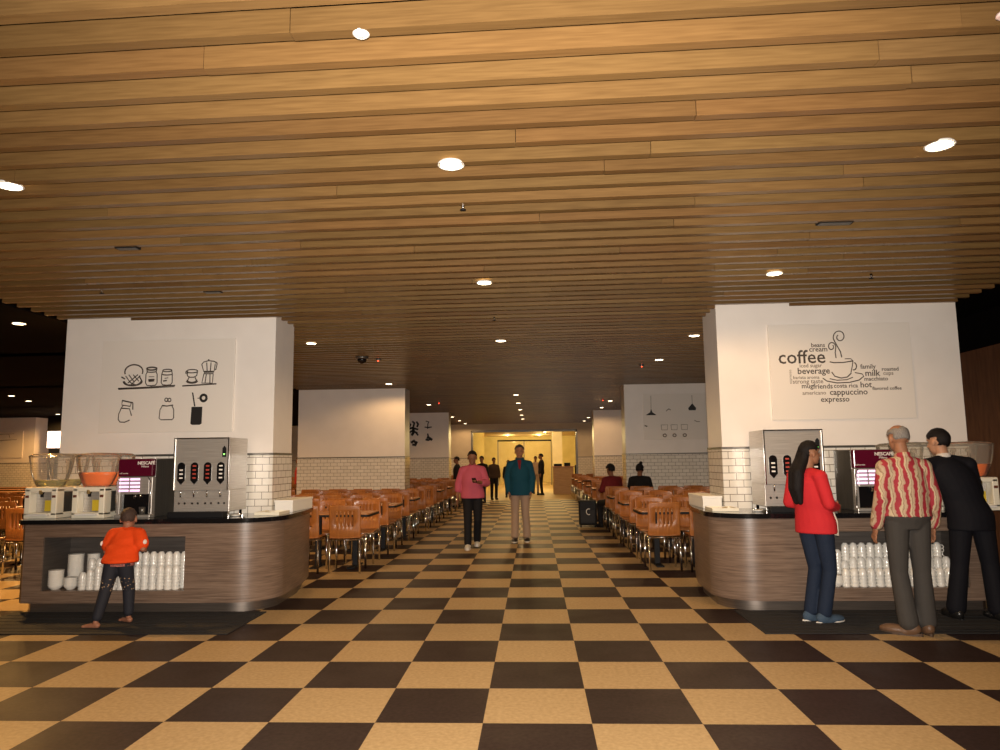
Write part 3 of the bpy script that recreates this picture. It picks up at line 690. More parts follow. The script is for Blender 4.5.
def bowl_mesh(r):
    return MB().lathe([(r*.55, 0), (r*.58, .006), (r*.85, .022), (r, .05), (r*.985, .052), (r*.82, .026), (r*.5, .010), (.001, .009)], n=24).build('saucer_bowl', PORC, smooth=True)
def bowl_stack(x, y, r, n, pitch, which, nmx, b0=[]):
    o = bowl_mesh(r)
    for q in range(n):
        c = o if q == 0 else o.copy()
        if q: COL.objects.link(c)
        c.location = (x, y, SH+q*pitch); tag(c, 'white bowl, %s from top of the %s, %s counter shelf' % (ORD[n-q], which, nmx), 'bowl', 'stacked bowls on the %s counter shelf' % nmx)
bowl_stack(-4.79, 7.06, .072, 9, .017, 'leftmost front bowl stack', 'left')
bowl_stack(-4.71, 7.24, .076, 16, .018, 'tall rear bowl stack', 'left')
bowl_stack(-4.635, 7.06, .065, 5, .016, 'low front bowl stack', 'left')
bowl_stack(-4.53, 7.25, .06, 17, .017, 'narrow rear bowl stack', 'left')
bowl_stack(2.84, 7.06, .07, 4, .018, 'low front bowl stack', 'right')
bowl_stack(2.80, 7.22, .06, 10, .02, 'rear bowl stack', 'right')

# ------------------------------------------------------------------ chairs and tables
def chair_parts():
    """front of the chair is +y, its back panel at -y; origin on the floor at the seat centre"""
    def backm():
        bm = bmesh.new()
        xs = [-.205, -.19, -.112, -.09, -.061, -.039, -.011, .011, .039, .061, .09, .112, .19, .205]; zs = [.445, .47, .55, .60, .66, .80, .83, .86, .875]
        slot = {3: 1}
        def P(x, z):
            c = 1-min(1, max(0, (abs(x)-.16)/.045))*.0
            yy = -.20-.05*(z-.45)/.42+.020*(x/.2)**2
            if z < .47: yy += .02
            k = 1 - (.04 if z > .87 else 0)
            return Vector((x*k, yy, z))
        V = [[bm.verts.new(P(x, z)) for x in xs] for z in zs]
        for j in range(len(zs)-1):
            for i in range(len(xs)-1):
                mid = (xs[i]+xs[i+1])/2; w = xs[i+1]-xs[i]
                if 3 <= j <= 4 and w < .025 and abs(mid) < .12: continue
                bm.faces.new((V[j][i], V[j][i+1], V[j+1][i+1], V[j+1][i]))
        for v in bm.verts:
            if abs(v.co.x) > .195 and v.co.z > .86: v.co.x *= .94
        return bm
    b = MB(); b.bm.free(); b.bm = backm(); o = b.build('backrest', PLY, smooth=True); bake(o, ('SOLIDIFY', {'thickness': .012, 'offset': 0}))
    back = o.data; bpy.data.objects.remove(o)
    s = MB(); rs = []
    ys = [-.215, -.20, -.15, -.05, .05, .14, .19, .21]
    g = [[s.bm.verts.new((x*(.94 if y in (-.215, .21) else 1), y, .452+.010*(x/.2)**2-(.02 if y > .2 else (.006 if y > .18 else 0)))) for x in (-.205, -.17, -.1, 0, .1, .17, .205)] for y in ys]
    for j in range(len(ys)-1):
        for i in range(6): s.bm.faces.new((g[j][i], g[j][i+1], g[j+1][i+1], g[j+1][i]))
    o = s.build('seat', PLY, smooth=True); bake(o, ('SOLIDIFY', {'thickness': .014, 'offset': 0})); seat = o.data; bpy.data.objects.remove(o)
    legs = []
    for sx in (-1, 1):
        for sy in (-1, 1):
            o = MB().tube([(sx*.20, sy*.21, 0), (sx*.195, sy*.195, .425)], .015, 8).build('leg', CHROME); legs.append(o.data); bpy.data.objects.remove(o)
    o = MB().tube([(-.195, -.195, .425), (.195, -.195, .425), (.195, .195, .425), (-.195, .195, .425), (-.195, -.195, .425)], .011, 6).build('seat_frame', CHROME)
    fr = o.data; bpy.data.objects.remove(o)
    return [('seat', seat), ('backrest', back), ('seat_frame', fr)]+[('leg', l) for l in legs]
CP = chair_parts()
def merged(parts, name):
    bm = bmesh.new(); mats = []
    for _, me in parts:
        if me.materials[0] not in mats: mats.append(me.materials[0])
        n0 = len(bm.faces); bm.from_mesh(me); bm.faces.ensure_lookup_table()
        for f in bm.faces[n0:]: f.material_index = mats.index(me.materials[0])
    me = bpy.data.meshes.new(name); bm.to_mesh(me); bm.free()
    for m in mats: me.materials.append(m)
    return me
CM = merged(CP, 'plywood_chair')
def table_parts():
    def rr(w, d, r, n=5):
        p = []
        for cx, cy, a0 in ((w-r, d-r, 0), (-w+r, d-r, 90), (-w+r, -d+r, 180), (w-r, -d+r, 270)):
            for i in range(n+1):
                a = math.radians(a0+90*i/n); p.append((cx+r*math.cos(a), cy+r*math.sin(a)))
        return p
    out = []
    def add(nm, mb, m, **k):
        o = mb.build(nm, m, **k); out.append((nm, o.data)); bpy.data.objects.remove(o)
    add('tabletop', MB().prism(rr(.52, .33, .05), .728, .742), PLYT)
    add('edge_band', MB().prism(rr(.527, .337, .055), .700, .728), BLACK)
    for sx in (-.26, .26): add('pedestal', MB().box(sx-.035, sx+.035, -.035, .035, .02, .70, .004), BLACK)
    for sx in (-.26, .26): add('pedestal_base', MB().box(sx-.05, sx+.05, -.26, .26, 0, .022, .006), BLACK)
    return out
TP = table_parts(); TM = merged(TP, 'dining_table')
def inst(name, parts, whole, x, y, rz, label, cat, grp, fine):
    if fine:
        t = empty(name, (x, y, 0), rz, label, cat, grp)
        for nm, me in parts:
            o = bpy.data.objects.new(nm, me); COL.objects.link(o); o.parent = t
    else:
        o = bpy.data.objects.new(name, whole); COL.objects.link(o); o.location = (x, y, 0); o.rotation_euler = (0, 0, rz); tag(o, label, cat, grp)
def px(x, y, z):
    d = Vector((x, y, z-CAMH)); w = d.dot(FF)
    return 500+710.24*d.dot(RR)/w, 375-710.24*d.dot(UU)/w
KEEP = [(-2.42, 22.3, .3), (-7.6, 10.4, .25), (-8.05, 11.6, .25), (-6.75, 20.3, .35)]
def blocked(x, y, w, d):
    for x0, x1 in ((XL, -2.86), (2.0, XR)):
        for y0 in (7.7, 15.7, 23.9):
            if x+w > x0-.02 and x-w < x1+.02 and y+d > y0-.03 and y-d < y0+.63: return True
    if y+d > YB-.1 or y > 28.6: return True
    for a, b, r in KEEP:
        if abs(x-a) < r+w*.6 and abs(y-b) < r+d*.6: return True
    return False
rj = random.Random(11)
NCH = 0
for sname, sgn in (('left', -1), ('right', 1)):
    for row in range(12):
        yb = 9.38+row*1.86
        for col in range(16 if sgn < 0 else 7):
            xa = XC+sgn*(1.83+.25+col*1.10+.26)       # table centre
            if sgn < 0 and col > 5 and row < 0: continue
            ty = yb+.62
            # visible windows of the photograph between pillars and counters
            u, v = px(xa, ty, .8)
            win = (u < 62) if (sgn < 0 and u < 290) else (288 < u < 745)
            if not win or u < -25: continue
            if sgn < 0 and u < 290 and row > 7: continue
            fine = ty < 17
            if not blocked(xa, ty, .55, .34) and not (sgn > 0 and xa > 5.2):
                inst('dining_table', TP, TM, xa, ty, 0, 'plywood table with black edge, %s row %s of the aisle, %s table out' % (ORD[row+1], sname, ORD[col+1]), 'table', 'two seat tables', fine)
            for q in (0, 1):
                xc = xa+sgn*(-.265+q*.53); seat = col*2+q+1
                if seat > 17: continue
                for near in (1, 0):
                    yc = yb+.20 if near else yb+1.04
                    if blocked(xc, yc, .23, .26) or (sgn > 0 and xc > 5.6): continue
                    u2, v2 = px(xc, yc, .8)
                    if (288 < u2 < 745) or u2 < 64:
                        jx, jy, jr = rj.uniform(-.025, .025), rj.uniform(-.05, .05), rj.uniform(-.06, .06)
                        inst('plywood_chair', CP, CM, xc+jx, yc+jy, (0 if near else PI)+jr, 'orange plywood chair, %s side of %s table row %s of aisle, %s from aisle' % ('near' if near else 'far', ORD[row+1], sname, ORD[seat]), 'chair', 'slotted plywood chairs', fine); NCH += 1
print('CHAIRS', NCH)
# queue posts at the far left
for x, y, lb in [(-7.6, 10.4, 'slim steel post standing among the red chairs at the far left'), (-8.05, 11.6, 'slim steel post behind the nearer one at the far left')]:
    t = empty('barrier_post', (x, y, 0), 0, lb, 'post')
    MB().lathe([(.16, 0), (.16, .012), (.04, .03), (.03, .05)], n=20).build('base', CHROME, t)
    MB().tube([(0, 0, .03), (0, 0, .9)], .025, 10).build('pole', CHROME, t)
    MB().lathe([(.032, .88), (.032, .95), (.015, .965)], n=16).build('cap', BLACK, t)

# suitcase in the aisle
t = empty('suitcase', (1.12, 15.5, 0), -.05, 'black wheeled suitcase with pulled-up handle standing at the right edge of the aisle', 'suitcase')
MB().box(-.19, .19, -.12, .12, .05, .57, .03).build('shell', BLACK, t)
MB().box(-.15, .15, -.132, -.118, .1, .36, .01).build('front_pocket', mat('black_nylon', (.012, .012, .014), .7), t)
o = strokes([(arc(.02, .33, .05, .06, 60, 300), .008)], .008, TXTW, t, 'emblem', yy=-.133)
for sx in (-1, 1):
    MB().tube([(sx*.09, .09, .55), (sx*.09, .09, .97)], .008, 8).build('handle_rod', CHROME, t)
    MB().lathe([(.028, -.012), (.028, .012)], n=16).build('wheel', BLACK, t).matrix_local = Matrix.Translation((sx*.15, .08, .028)) @ Matrix.Rotation(PI/2, 4, 'Y')
    MB().box(sx*.15-.015, sx*.15+.015, -.1, -.07, 0, .05).build('foot', BLACK, t)
MB().tube([(-.09, .09, .97), (.09, .09, .97)], .014, 8).build('grip', BLACK, t)
# podium in the doorway
t = empty('reception_podium', (1.2, 30.2, 0), 0, 'light wooden podium with items on top at the far doorway', 'podium')
MB().box(-.42, .42, -.3, .3, 0, 1.12, .01).build('cabinet', noise_mat('podium_wood', (.34, .19, .07), (.46, .28, .11), ns=4, scale=(1, 1, 8)), t)
MB().box(-.47, .47, -.34, .34, 1.12, 1.16, .008).build('podium_top', PLYT, t)
MB().tube([(.5, -.4, 0), (.5, -.4, 1.2)], .03, 8).build('side_post', BLACK, t)
MB().box(-.38, -.05, -.2, .0, 1.16, 1.26, .01).build('tray', BLACK, t); MB().box(.05, .3, -.2, .0, 1.16, 1.3, .01).build('tray', BLACK, t)

# ------------------------------------------------------------------ people
def lerp(a, b, t): return a+(b-a)*t
class Person:
    """joints are metres in a 1.75 m figure: x to the person's right, y to the front, z up"""
    def __init__(s, name, label, loc, face, height, J=None, fine=1, build=1.0, group=None, head=(0, 0, 0), hs=1.0):
        s.k = height/1.75; s.fine = fine; s.build = build
        s.t = empty(name, (loc[0], loc[1], loc[2] if len(loc) > 2 else 0), face, label, 'person', group)
        D = dict(crotch=(0, 0, .86), pelvis=(0, 0, .96), waist=(0, 0, 1.08), chest=(0, .0, 1.27), up=(0, -.01, 1.375), neck=(0, -.015, 1.47), head=(0, .02, 1.612),
                 hipR=(.088, 0, .92), kneR=(.095, .015, .50), ankR=(.095, -.02, .085), hipL=(-.088, 0, .92), kneL=(-.095, .015, .50), ankL=(-.095, -.02, .085),
                 shR=(.166, -.015, 1.372), elR=(.225, -.03, 1.12), wrR=(.235, .03, .885), shL=(-.166, -.015, 1.372), elL=(-.225, -.03, 1.12), wrL=(-.235, .03, .885))
        D.update(J or {})
        s.J = {a: Vector(b)*s.k for a, b in D.items()}
        for nm in ('crotch', 'waist'):
            if J and 'pelvis' in J and nm not in J:
                s.J['crotch'] = s.J['pelvis']+Vector((0, 0, -.10))*s.k
                s.J['waist'] = s.J['pelvis'].lerp(s.J['chest'], .4)
        s.toe = {q: Vector((.02*(1 if q == 'R' else -1), 1, 0)).normalized() for q in 'RL'}
        s.hd = dict(R=None, L=None); s.pn = dict(R=Vector((-1, 0, 0)), L=Vector((1, 0, 0))); s.curl = dict(R=22, L=22)
        yaw, pit, tilt = head
        s.HM = Matrix.Rotation(yaw, 3, 'Z') @ Matrix.Rotation(tilt, 3, 'Y') @ Matrix.Rotation(pit, 3, 'X'); s.hs = hs
    def vox(s, b): return b*(1 if s.fine == 1 else 2.4)
    def ring(s, c, rx, ry, ax, n=20):
        ay = Vector((0, 1, 0)); return [c+ax*rx*math.cos(2*PI*i/n)+ay*ry*math.sin(2*PI*i/n) for i in range(n)]
    def torso(s, b, g, lo='crotch', top=True, flare=0, wide=1.0):
        k = s.k; J = s.J; B = s.build
        shx = (J['shR']-J['shL']).normalized(); hpx = (J['hipR']-J['hipL']).normalized()
        R = [(J['crotch'], .10, .085), (J['crotch'].lerp(J['pelvis'], .5), .155, .105), (J['pelvis'], .165*B, .115*B), (J['pelvis'].lerp(J['waist'], .6), .152*B, .108*B), (J['waist'], .142*B, .105*B), (J['waist'].lerp(J['chest'], .5), .152*B, .112*B), (J['chest'], .160*wide, .118), (J['chest'].lerp(J['up'], .6), .156*wide, .108), (J['up'], .125*wide, .09), (J['up'].lerp(J['neck'], .5), .085*wide, .072), (J['neck'], .052, .055)]
        if lo == 'hem': R = [(J['crotch'].lerp(J['pelvis'], flare), .165*B, .118*B)]+R[2:]
        if lo == 'waist': R = [(J['waist'].lerp(J['pelvis'], .35), .145*B, .105*B)]+R[4:]
        rs = []
        for i, (c, rx, ry) in enumerate(R):
            t = max(0, min(1, (c-J['crotch']).length/(J['neck']-J['crotch']).length)); ax = hpx.lerp(shx, t).normalized()
            rs.append(s.ring(c, rx*k+g, ry*k+g, ax))
        b.rings(rs)
    def remesh(s, o, v, it=4):
        bake(o, ('REMESH', {'mode': 'VOXEL', 'voxel_size': s.vox(v), 'use_smooth_shade': True}), ('SMOOTH', {'factor': .5, 'iterations': it}))
        return o
    def headpt(s, x, y, z): return s.J['head']+s.HM @ (Vector((x, y, z))*s.k*s.hs)
    def body(s, m, ears=True):
        k = s.k; J = s.J; b = MB(); h = s.hs
        s.torso(b, 0)
        for q in 'RL':
            sg = 1 if q == 'R' else -1
            b.ell(J['sh'+q], (.062*k, .06*k, .062*k)); b.capsule(J['up'].lerp(J['neck'], .55), J['sh'+q], .050*k, .052*k)
            b.capsule(J['sh'+q], J['el'+q], .050*k, .038*k); el, wr = J['el'+q], J['wr'+q]
            b.capsule(el, el.lerp(wr, .35), .038*k, .040*k); b.capsule(el.lerp(wr, .3), wr, .040*k, .025*k)
            hp, kn, an = J['hip'+q], J['kne'+q], J['ank'+q]
            b.capsule(hp, kn, .082*k, .052*k); b.capsule(kn, kn.lerp(an, .35), .052*k, .056*k); b.capsule(kn.lerp(an, .3), an, .056*k, .034*k)
            td = s.toe[q]; b.capsule(an+Vector((0, 0, -.035*k))-td*.03*k, an+Vector((0, 0, -.05*k))+td*.14*k, .040*k, .030*k)
            b.ell(an+Vector((0, 0, -.055*k))+td*.165*k, (.042*k, .045*k, .022*k))
            s.hand(b, q)
        b.capsule(J['neck'], s.headpt(0, -.02, -.06), .052*k, .050*k*h)
        b.ell(s.headpt(0, -.012, .025), (.074*k*h, .092*k*h, .09*k*h), s.HM); b.ell(s.headpt(0, .022, -.035), (.058*k*h, .062*k*h, .078*k*h), s.HM)
        b.ell(s.headpt(0, .045, -.088), (.03*k*h, .03*k*h, .024*k*h), s.HM)
        b.capsule(s.headpt(0, .078, .012), s.headpt(0, .1, -.028), .008*k*h, .013*k*h); b.ell(s.headpt(0, .088, -.032), (.017*k*h, .012*k*h, .009*k*h), s.HM)
        b.ell(s.headpt(0, .07, .03), (.05*k*h, .016*k*h, .01*k*h), s.HM)                       # brow
        b.ell(s.headpt(0, .082, -.058), (.022*k*h, .009*k*h, .006*k*h), s.HM); b.ell(s.headpt(0, .079, -.067), (.019*k*h, .009*k*h, .006*k*h), s.HM)
        if ears:
            for sg in (-1, 1): b.ell(s.headpt(sg*.076, -.012, -.012), (.010*k*h, .02*k*h, .03*k*h), s.HM)
        o = s.remesh(b.build('body', m, s.t), .0055, 3); s.bodyo = o
        if s.fine == 1:
            for sg in (-1, 1):
                e = MB().ell(s.headpt(sg*.029, .074, .006), (.012*k*h, .010*k*h, .008*k*h), s.HM).build('eye', mat('eye_white', (.22, .18, .15), .5, spec=.1), s.t)
                MB().ell(s.headpt(sg*.029, .0835, .006), (.0055*k*h, .003*k*h, .0055*k*h), s.HM).build('iris', mat('iris', (.02, .012, .008), .5), e)
            MB().ell(s.headpt(0, .088, -.0625), (.021*k*h, .004*k*h, .005*k*h), s.HM).build('lips', mat('lips', (.25, .08, .06), .5), s.t)
        return o
    def hand(s, b, q):
        k = s.k; el, wr = s.J['el'+q], s.J['wr'+q]
        d = (s.hd[q] or (wr-el)).normalized(); n = s.pn[q]; n = (n-d*n.dot(d)).normalized(); sd = d.cross(n)
        # thumb side: towards the front
        if sd.y < 0 and abs(sd.y) > .2: sd = -sd
        c = wr+d*.048*k; M = Matrix((sd, n, d)).transposed()
        b.ell(c, (.038*k, .015*k, .052*k), M); b.ell(wr+d*.082*k, (.039*k, .012*k, .018*k), M)
        for i, (off, ln) in enumerate(((.031, .068), (.0105, .077), (-.0105, .072), (-.031, .056))):
            p = wr+d*.088*k+sd*off*k; dd = (d+sd*off*2.2).normalized(); ang = math.radians(s.curl[q]); cur = dd.copy(); L = ln*k; r = .0092*k
            for seg, fr in enumerate((.42, .32, .26)):
                e = p+cur*L*fr; b.capsule(p, e, r, r*.92, 8); p = e; r *= .92
                rotax = d.cross(n).normalized(); cur = (Matrix.Rotation(ang, 3, rotax) @ cur)
                if cur.dot(n) < 0 and seg == 0: cur = Matrix.Rotation(-2*ang, 3, rotax) @ cur
        t0 = wr+d*.022*k+sd*.028*k; t1 = t0+(d*.6+sd*.7+n*.25).normalized()*.045*k; t2 = t1+(d*.9+sd*.2+n*.3).normalized()*.035*k
        b.capsule(t0, t1, .014*k, .011*k, 8); b.capsule(t1, t2, .011*k, .009*k, 8)
    def top(s, m, g=.014, lo='hem', flare=.1, sleeve=1.0, wide=1.0, name='shirt', sr=1.0):
        k = s.k; J = s.J; b = MB(); s.torso(b, g, lo, flare=flare, wide=wide)
        for q in 'RL':
            b.ell(J['sh'+q], (.054*k+g, .056*k+g, .052*k+g)); b.capsule(J['up'].lerp(J['neck'], .5), J['sh'+q], .050*k+g*.6, .050*k+g)
            if sleeve <= 1: b.capsule(J['sh'+q], J['sh'+q].lerp(J['el'+q], sleeve), .050*k*sr+g, (.046*k+g)*sr)
            else:
                b.capsule(J['sh'+q], J['el'+q], .050*k*sr+g, .040*k*sr+g); b.capsule(J['el'+q], J['el'+q].lerp(J['wr'+q], sleeve-1), .040*k*sr+g, .030*k*sr+g)
        return s.remesh(b.build(name, m, s.t), .008, 14)
    def collar(s, m, r=.062, h=.04):
        k = s.k; b = MB(); c = s.J['neck']+Vector((0, 0, -.005))*k; n = 18
        b.rings([[c+Vector((r*k*q*math.cos(2*PI*i/n), r*k*q*1.02*math.sin(2*PI*i/n), (z+.012*(-math.sin(2*PI*i/n)))*k)) for i in range(n)] for q, z in ((1.15, -.025), (1.05, h*.8), (1.0, h*.8), (1.0, -.02))], close=True)
        return b.build('collar', m, s.t)
    def pants(s, m, g=.012, cuff=.045, name='trousers', lift=.02, top=.35):
        k = s.k; J = s.J; b = MB(); B = s.build
        hpx = (J['hipR']-J['hipL']).normalized()
        R = [(J['crotch'], .10, .09), (J['crotch'].lerp(J['pelvis'], .5), .155, .108), (J['pelvis'], .165*B, .118*B), (J['pelvis'].lerp(J['waist'], top), .155*B, .11*B), (J['pelvis'].lerp(J['waist'], top+.25), .148*B, .106*B)]
        b.rings([s.ring(c, rx*k+g, ry*k+g, hpx) for c, rx, ry in R])
        for q in 'RL':
            hp, kn, an = J['hip'+q], J['kne'+q], J['ank'+q]
            b.capsule(hp, kn, .084*k+g, .056*k+g); e = an+(kn-an).normalized()*lift*k
            b.capsule(kn, e, .056*k+g, cuff*k+g)
        return s.remesh(b.build(name, m, s.t), .008, 4)
    def shoes(s, m, sole=None, L=1.0):
        k = s.k
        for q in 'RL':
            an = s.J['ank'+q]; td = s.toe[q]; sdv = Vector((td.y, -td.x, 0)); M = Matrix((sdv, td, Vector((0, 0, 1)))).transposed(); b = MB()
            zb = an.z-.085*k
            b.ell(Vector((an.x, an.y, zb+.055*k))-td*.008*k, (.052*k, .080*k, .062*k), M); b.ell(Vector((an.x, an.y, zb+.035*k))+td*.115*k, (.054*k, .115*k*L, .042*k), M); b.ell(Vector((an.x, an.y, zb+.03*k))+td*.04*k, (.050*k, .10*k, .042*k), M)
            o = s.remesh(b.build('shoe', m, s.t), .006, 2)
            b = MB(); n = 20; pl = []
            for i in range(n):
                a = 2*PI*i/n; r = .056 if math.sin(a) > 0 else .040
                p = Vector((an.x, an.y, 0))+td*(.065+.165*L*math.sin(a))*k+sdv*r*math.cos(a)*k; pl.append((p.x, p.y))
            b.prism(pl, zb, zb+.022*k); b.build('sole', sole or BLACK, o)
    def hair(s, m, rx=1.08, front=.35, low=-.2, name='hair', bald=False, th=.012):
        """skull cap: everything above a hairline that drops towards the nape"""
        k = s.k*s.hs; bm = bmesh.new(); bmesh.ops.create_icosphere(bm, subdivisions=4, radius=1)
        dl = []
        for v in bm.verts:
            x, y, z = v.co
            line = low if y < -.05 else lerp(low, front, min(1, (y+.05)/.75))
            ear = abs(x) > .8 and -.35 < y < .25 and z < .1
            if z < line or ear or (bald and z > .60 and y > -.65): dl.append(v)
        bmesh.ops.delete(bm, geom=dl, context='VERTS'); rnd = random.Random(1)
        for v in bm.verts:
            f = 1+.02*math.sin(v.co.x*23+v.co.z*17)+.015*rnd.random()
            v.co = s.J['head']+s.HM @ Vector((v.co.x*.078*rx*k*f, (v.co.y*.098*rx*f-.014)*k, (v.co.z*.096*rx*f+.024)*k))
        b = MB(); b.bm.free(); b.bm = bm; o = b.build(name, m, s.t, smooth=True); bake(o, ('SOLIDIFY', {'thickness': th*k, 'offset': -1}))
        return o
def hair_mat(n, c): return noise_mat('hair_'+n, tuple(x*.6 for x in c), tuple(min(1, x*1.4) for x in c), scale=(40, 40, 6), ns=6, rough=.6, bump=.5, spec=.15)
HB = hair_mat('black', (.010, .008, .008)); HG = hair_mat('grey', (.22, .20, .18)); HD = hair_mat('dark_grey', (.06, .05, .045))
SK1 = skin('brown', (.20, .085, .045)); SK2 = skin('light', (.42, .22, .13)); SK3 = skin('tan', (.30, .14, .075)); SKK = skin('kid', (.30, .13, .075))

# the child at the left counter, leaning on it
p = Person('person', 'child in an orange T-shirt and dark leggings leaning at the left counter', (-3.83, 6.45), 0.06, 1.12,
           dict(pelvis=(.02, .10, .90), chest=(.0, .24, 1.12), up=(.0, .29, 1.24), neck=(.0, .31, 1.31), head=(-.01, .35, 1.45), hipR=(.10, .08, .84), hipL=(-.07, .06, .84), kneR=(.13, .17, .47), ankR=(.15, .16, .085), kneL=(-.11, .00, .50), ankL=(-.13, -.19, .085),
                shR=(.175, .29, 1.23), elR=(.30, .18, 1.03), wrR=(.24, .38, 1.00), shL=(-.17, .27, 1.23), elL=(-.24, .20, 1.00), wrL=(-.20, .38, .96)), build=1.22, head=(.25, -.15, 0), hs=1.38)
p.toe['L'] = Vector((-.95, .15, 0)).normalized(); p.toe['R'] = Vector((-.85, .5, 0)).normalized()
p.body(SKK); p.top(cloth('orange', (.70, .062, .007), b=.5), g=.030, flare=.55, sleeve=.62, sr=1.15, wide=1.04)
pt = p.pants(MATS['legging'], g=.018, cuff=.040, lift=.07); p.hair(hair_mat('buzz', (.06, .038, .030)), 1.02, .45, -.62, th=.004)
for q in 'RL':
    c = p.J['sh'+q].lerp(p.J['el'+q], .50); sg = 1 if q == 'R' else -1
    MB().ell(c+Vector((sg*.055, -.035, 0)), (.016, .026, .024)).build('sleeve_patch', cloth('patch_white', (.8, .72, .66), b=0), p.t)
MB().rings([p.ring(p.J['pelvis'].lerp(p.J['crotch'], .85-.35*z), .160*p.k+.026, .112*p.k+.026, Vector((1, 0, 0))) for z in (0, 1)], cap=False).build('waistband', noise_mat('waistband_red', (.02, .02, .03), (.55, .16, .12), ns=60, rough=.8), p.t)

# woman in the red jacket
p = Person('person', 'woman with long black hair in a red jacket and jeans at the right counter', (2.46, 6.55), -1.12, 1.575,
           dict(pelvis=(.02, .02, .96), chest=(.0, -.02, 1.27), up=(0, -.03, 1.40), neck=(0, -.02, 1.475), head=(.01, .02, 1.63), hipR=(.10, .03, .92), hipL=(-.07, .0, .92), kneR=(.10, .08, .50), ankR=(.075, .00, .085), kneL=(-.055, .06, .50), ankL=(-.055, -.04, .085),
                shR=(.165, -.04, 1.40), elR=(.235, -.02, 1.14), wrR=(.14, .18, 1.10), shL=(-.165, -.04, 1.40), elL=(-.23, -.06, 1.14), wrL=(-.10, .15, 1.09)), head=(-.25, .05, 0), build=1.1)
for q in 'RL': p.toe[q] = Vector((.1, 1, 0)).normalized()
p.body(SK3); p.top(cloth('red', (.50, .022, .028), b=.3), g=.016, lo='hem', flare=-.12, sleeve=1.85, name='jacket')
b = MB(); p.torso(b, .030, 'hem', flare=-.35)
o = b.build('blouse', cloth('cream', (.72, .62, .50), b=.3), p.t)
bmf = bmesh.new(); bmf.from_mesh(o.data); bmesh.ops.delete(bmf, geom=[v for v in bmf.verts if not (v.co.y > .0 and -.09 < v.co.x < .15 and v.co.z < 1.27)], context='VERTS'); bmf.to_mesh(o.data); bmf.free(); bake(o, ('SOLIDIFY', {'thickness': .010, 'offset': 1}))
p.pants(cloth('denim', (.012, .020, .040), b=.4, sc=14), g=.010, cuff=.055, name='jeans'); p.shoes(cloth('blue_canvas', (.05, .08, .12), b=.1), mat('white_sole', (.7, .66, .6), .5))
hr = p.hair(HB, 1.10, .30, -.5)
b = MB(); J = p.J; hp_ = [p.headpt(0, -.075, .02), p.headpt(0, -.11, -.07), Vector((0.0, -.155, 1.30)), Vector((.0, -.17, 1.16)), Vector((.01, -.16, 1.04))]
for a, c, r1, r2 in zip(hp_, hp_[1:], (.052, .060, .070, .066), (.060, .070, .066, .035)):
    for dx in (-.022, .022): b.capsule(a+Vector((dx, 0, 0)), c+Vector((dx, 0, 0)), r1*.75, r2*.75)
p.remesh(b.build('long_hair', HB, p.t), .009, 5)

# man in the striped shirt
p = Person('person', 'grey-haired man in a red and cream striped shirt seen from behind', (3.07, 6.13), .0, 1.70,
           dict(head=(-.01, .03, 1.625), elR=(.215, -.04, 1.12), wrR=(.235, .04, .885), elL=(-.215, -.04, 1.12), wrL=(-.235, .05, .88), shR=(.155, -.015, 1.375), shL=(-.155, -.015, 1.375), kneR=(.10, .02, .50), ankR=(.085, -.02, .085), kneL=(-.09, .02, .5), ankL=(-.075, -.05, .085)), head=(.12, -.12, 0), build=1.12)
p.toe['L'] = Vector((-.8, .6, 0)).normalized(); p.toe['R'] = Vector((.15, 1, 0)).normalized()
p.body(SK3); p.top(MATS['stripe'], g=.024, lo='hem', flare=1.1, sleeve=1.92, sr=1.0, wide=.96); p.collar(MATS['stripe']); p.pants(cloth('charcoal', (.050, .046, .042), b=.5, sc=7), g=.014, cuff=.065, top=.4)
p.shoes(mat('tan_leather', (.12, .065, .035), .5), mat('brown_sole', (.06, .035, .02), .6)); p.hair(HG, 1.05, .30, -.45, bald=True)
w = p.J['wrL']; MB().rings([[w+Vector((.032*math.cos(a), .032*math.sin(a), z)) for a in [2*PI*i/16 for i in range(16)]] for z in (.0, .025)], cap=False).build('wristwatch', mat('gold', (.7, .45, .12), .25, 1), p.t)

# man in the dark suit
p = Person('person', 'man in a dark suit leaning toward the right counter, back to camera', (3.80, 6.62), -.05, 1.70,
           dict(pelvis=(.07, .0, .94), chest=(-.03, .03, 1.26), up=(-.075, .05, 1.40), neck=(-.09, .06, 1.455), head=(-.115, .10, 1.60), hipR=(.16, .0, .90), hipL=(-.015, .0, .90), kneR=(.20, .0, .50), ankR=(.225, -.02, .085), kneL=(-.05, .02, .49), ankL=(-.115, .02, .085),
                shR=(.11, .05, 1.385), elR=(.19, .10, 1.13), wrR=(.17, .30, 1.02), shL=(-.255, .03, 1.375), elL=(-.30, .10, 1.12), wrL=(-.24, .30, 1.02)), head=(.45, -.15, .05), build=1.05)
SUIT = cloth('suit', (.005, .005, .008), b=.25, sc=6)
p.body(SK2); p.top(SUIT, g=.024, lo='hem', flare=-.45, sleeve=1.95, name='suit_jacket', wide=1.05); p.collar(cloth('white_collar', (.6, .55, .5), b=0), .058, .045); p.pants(SUIT, g=.018, cuff=.062); p.shoes(mat('black_leather', (.01, .01, .01), .3)); p.hair(HB, 1.12, .38, -.72)

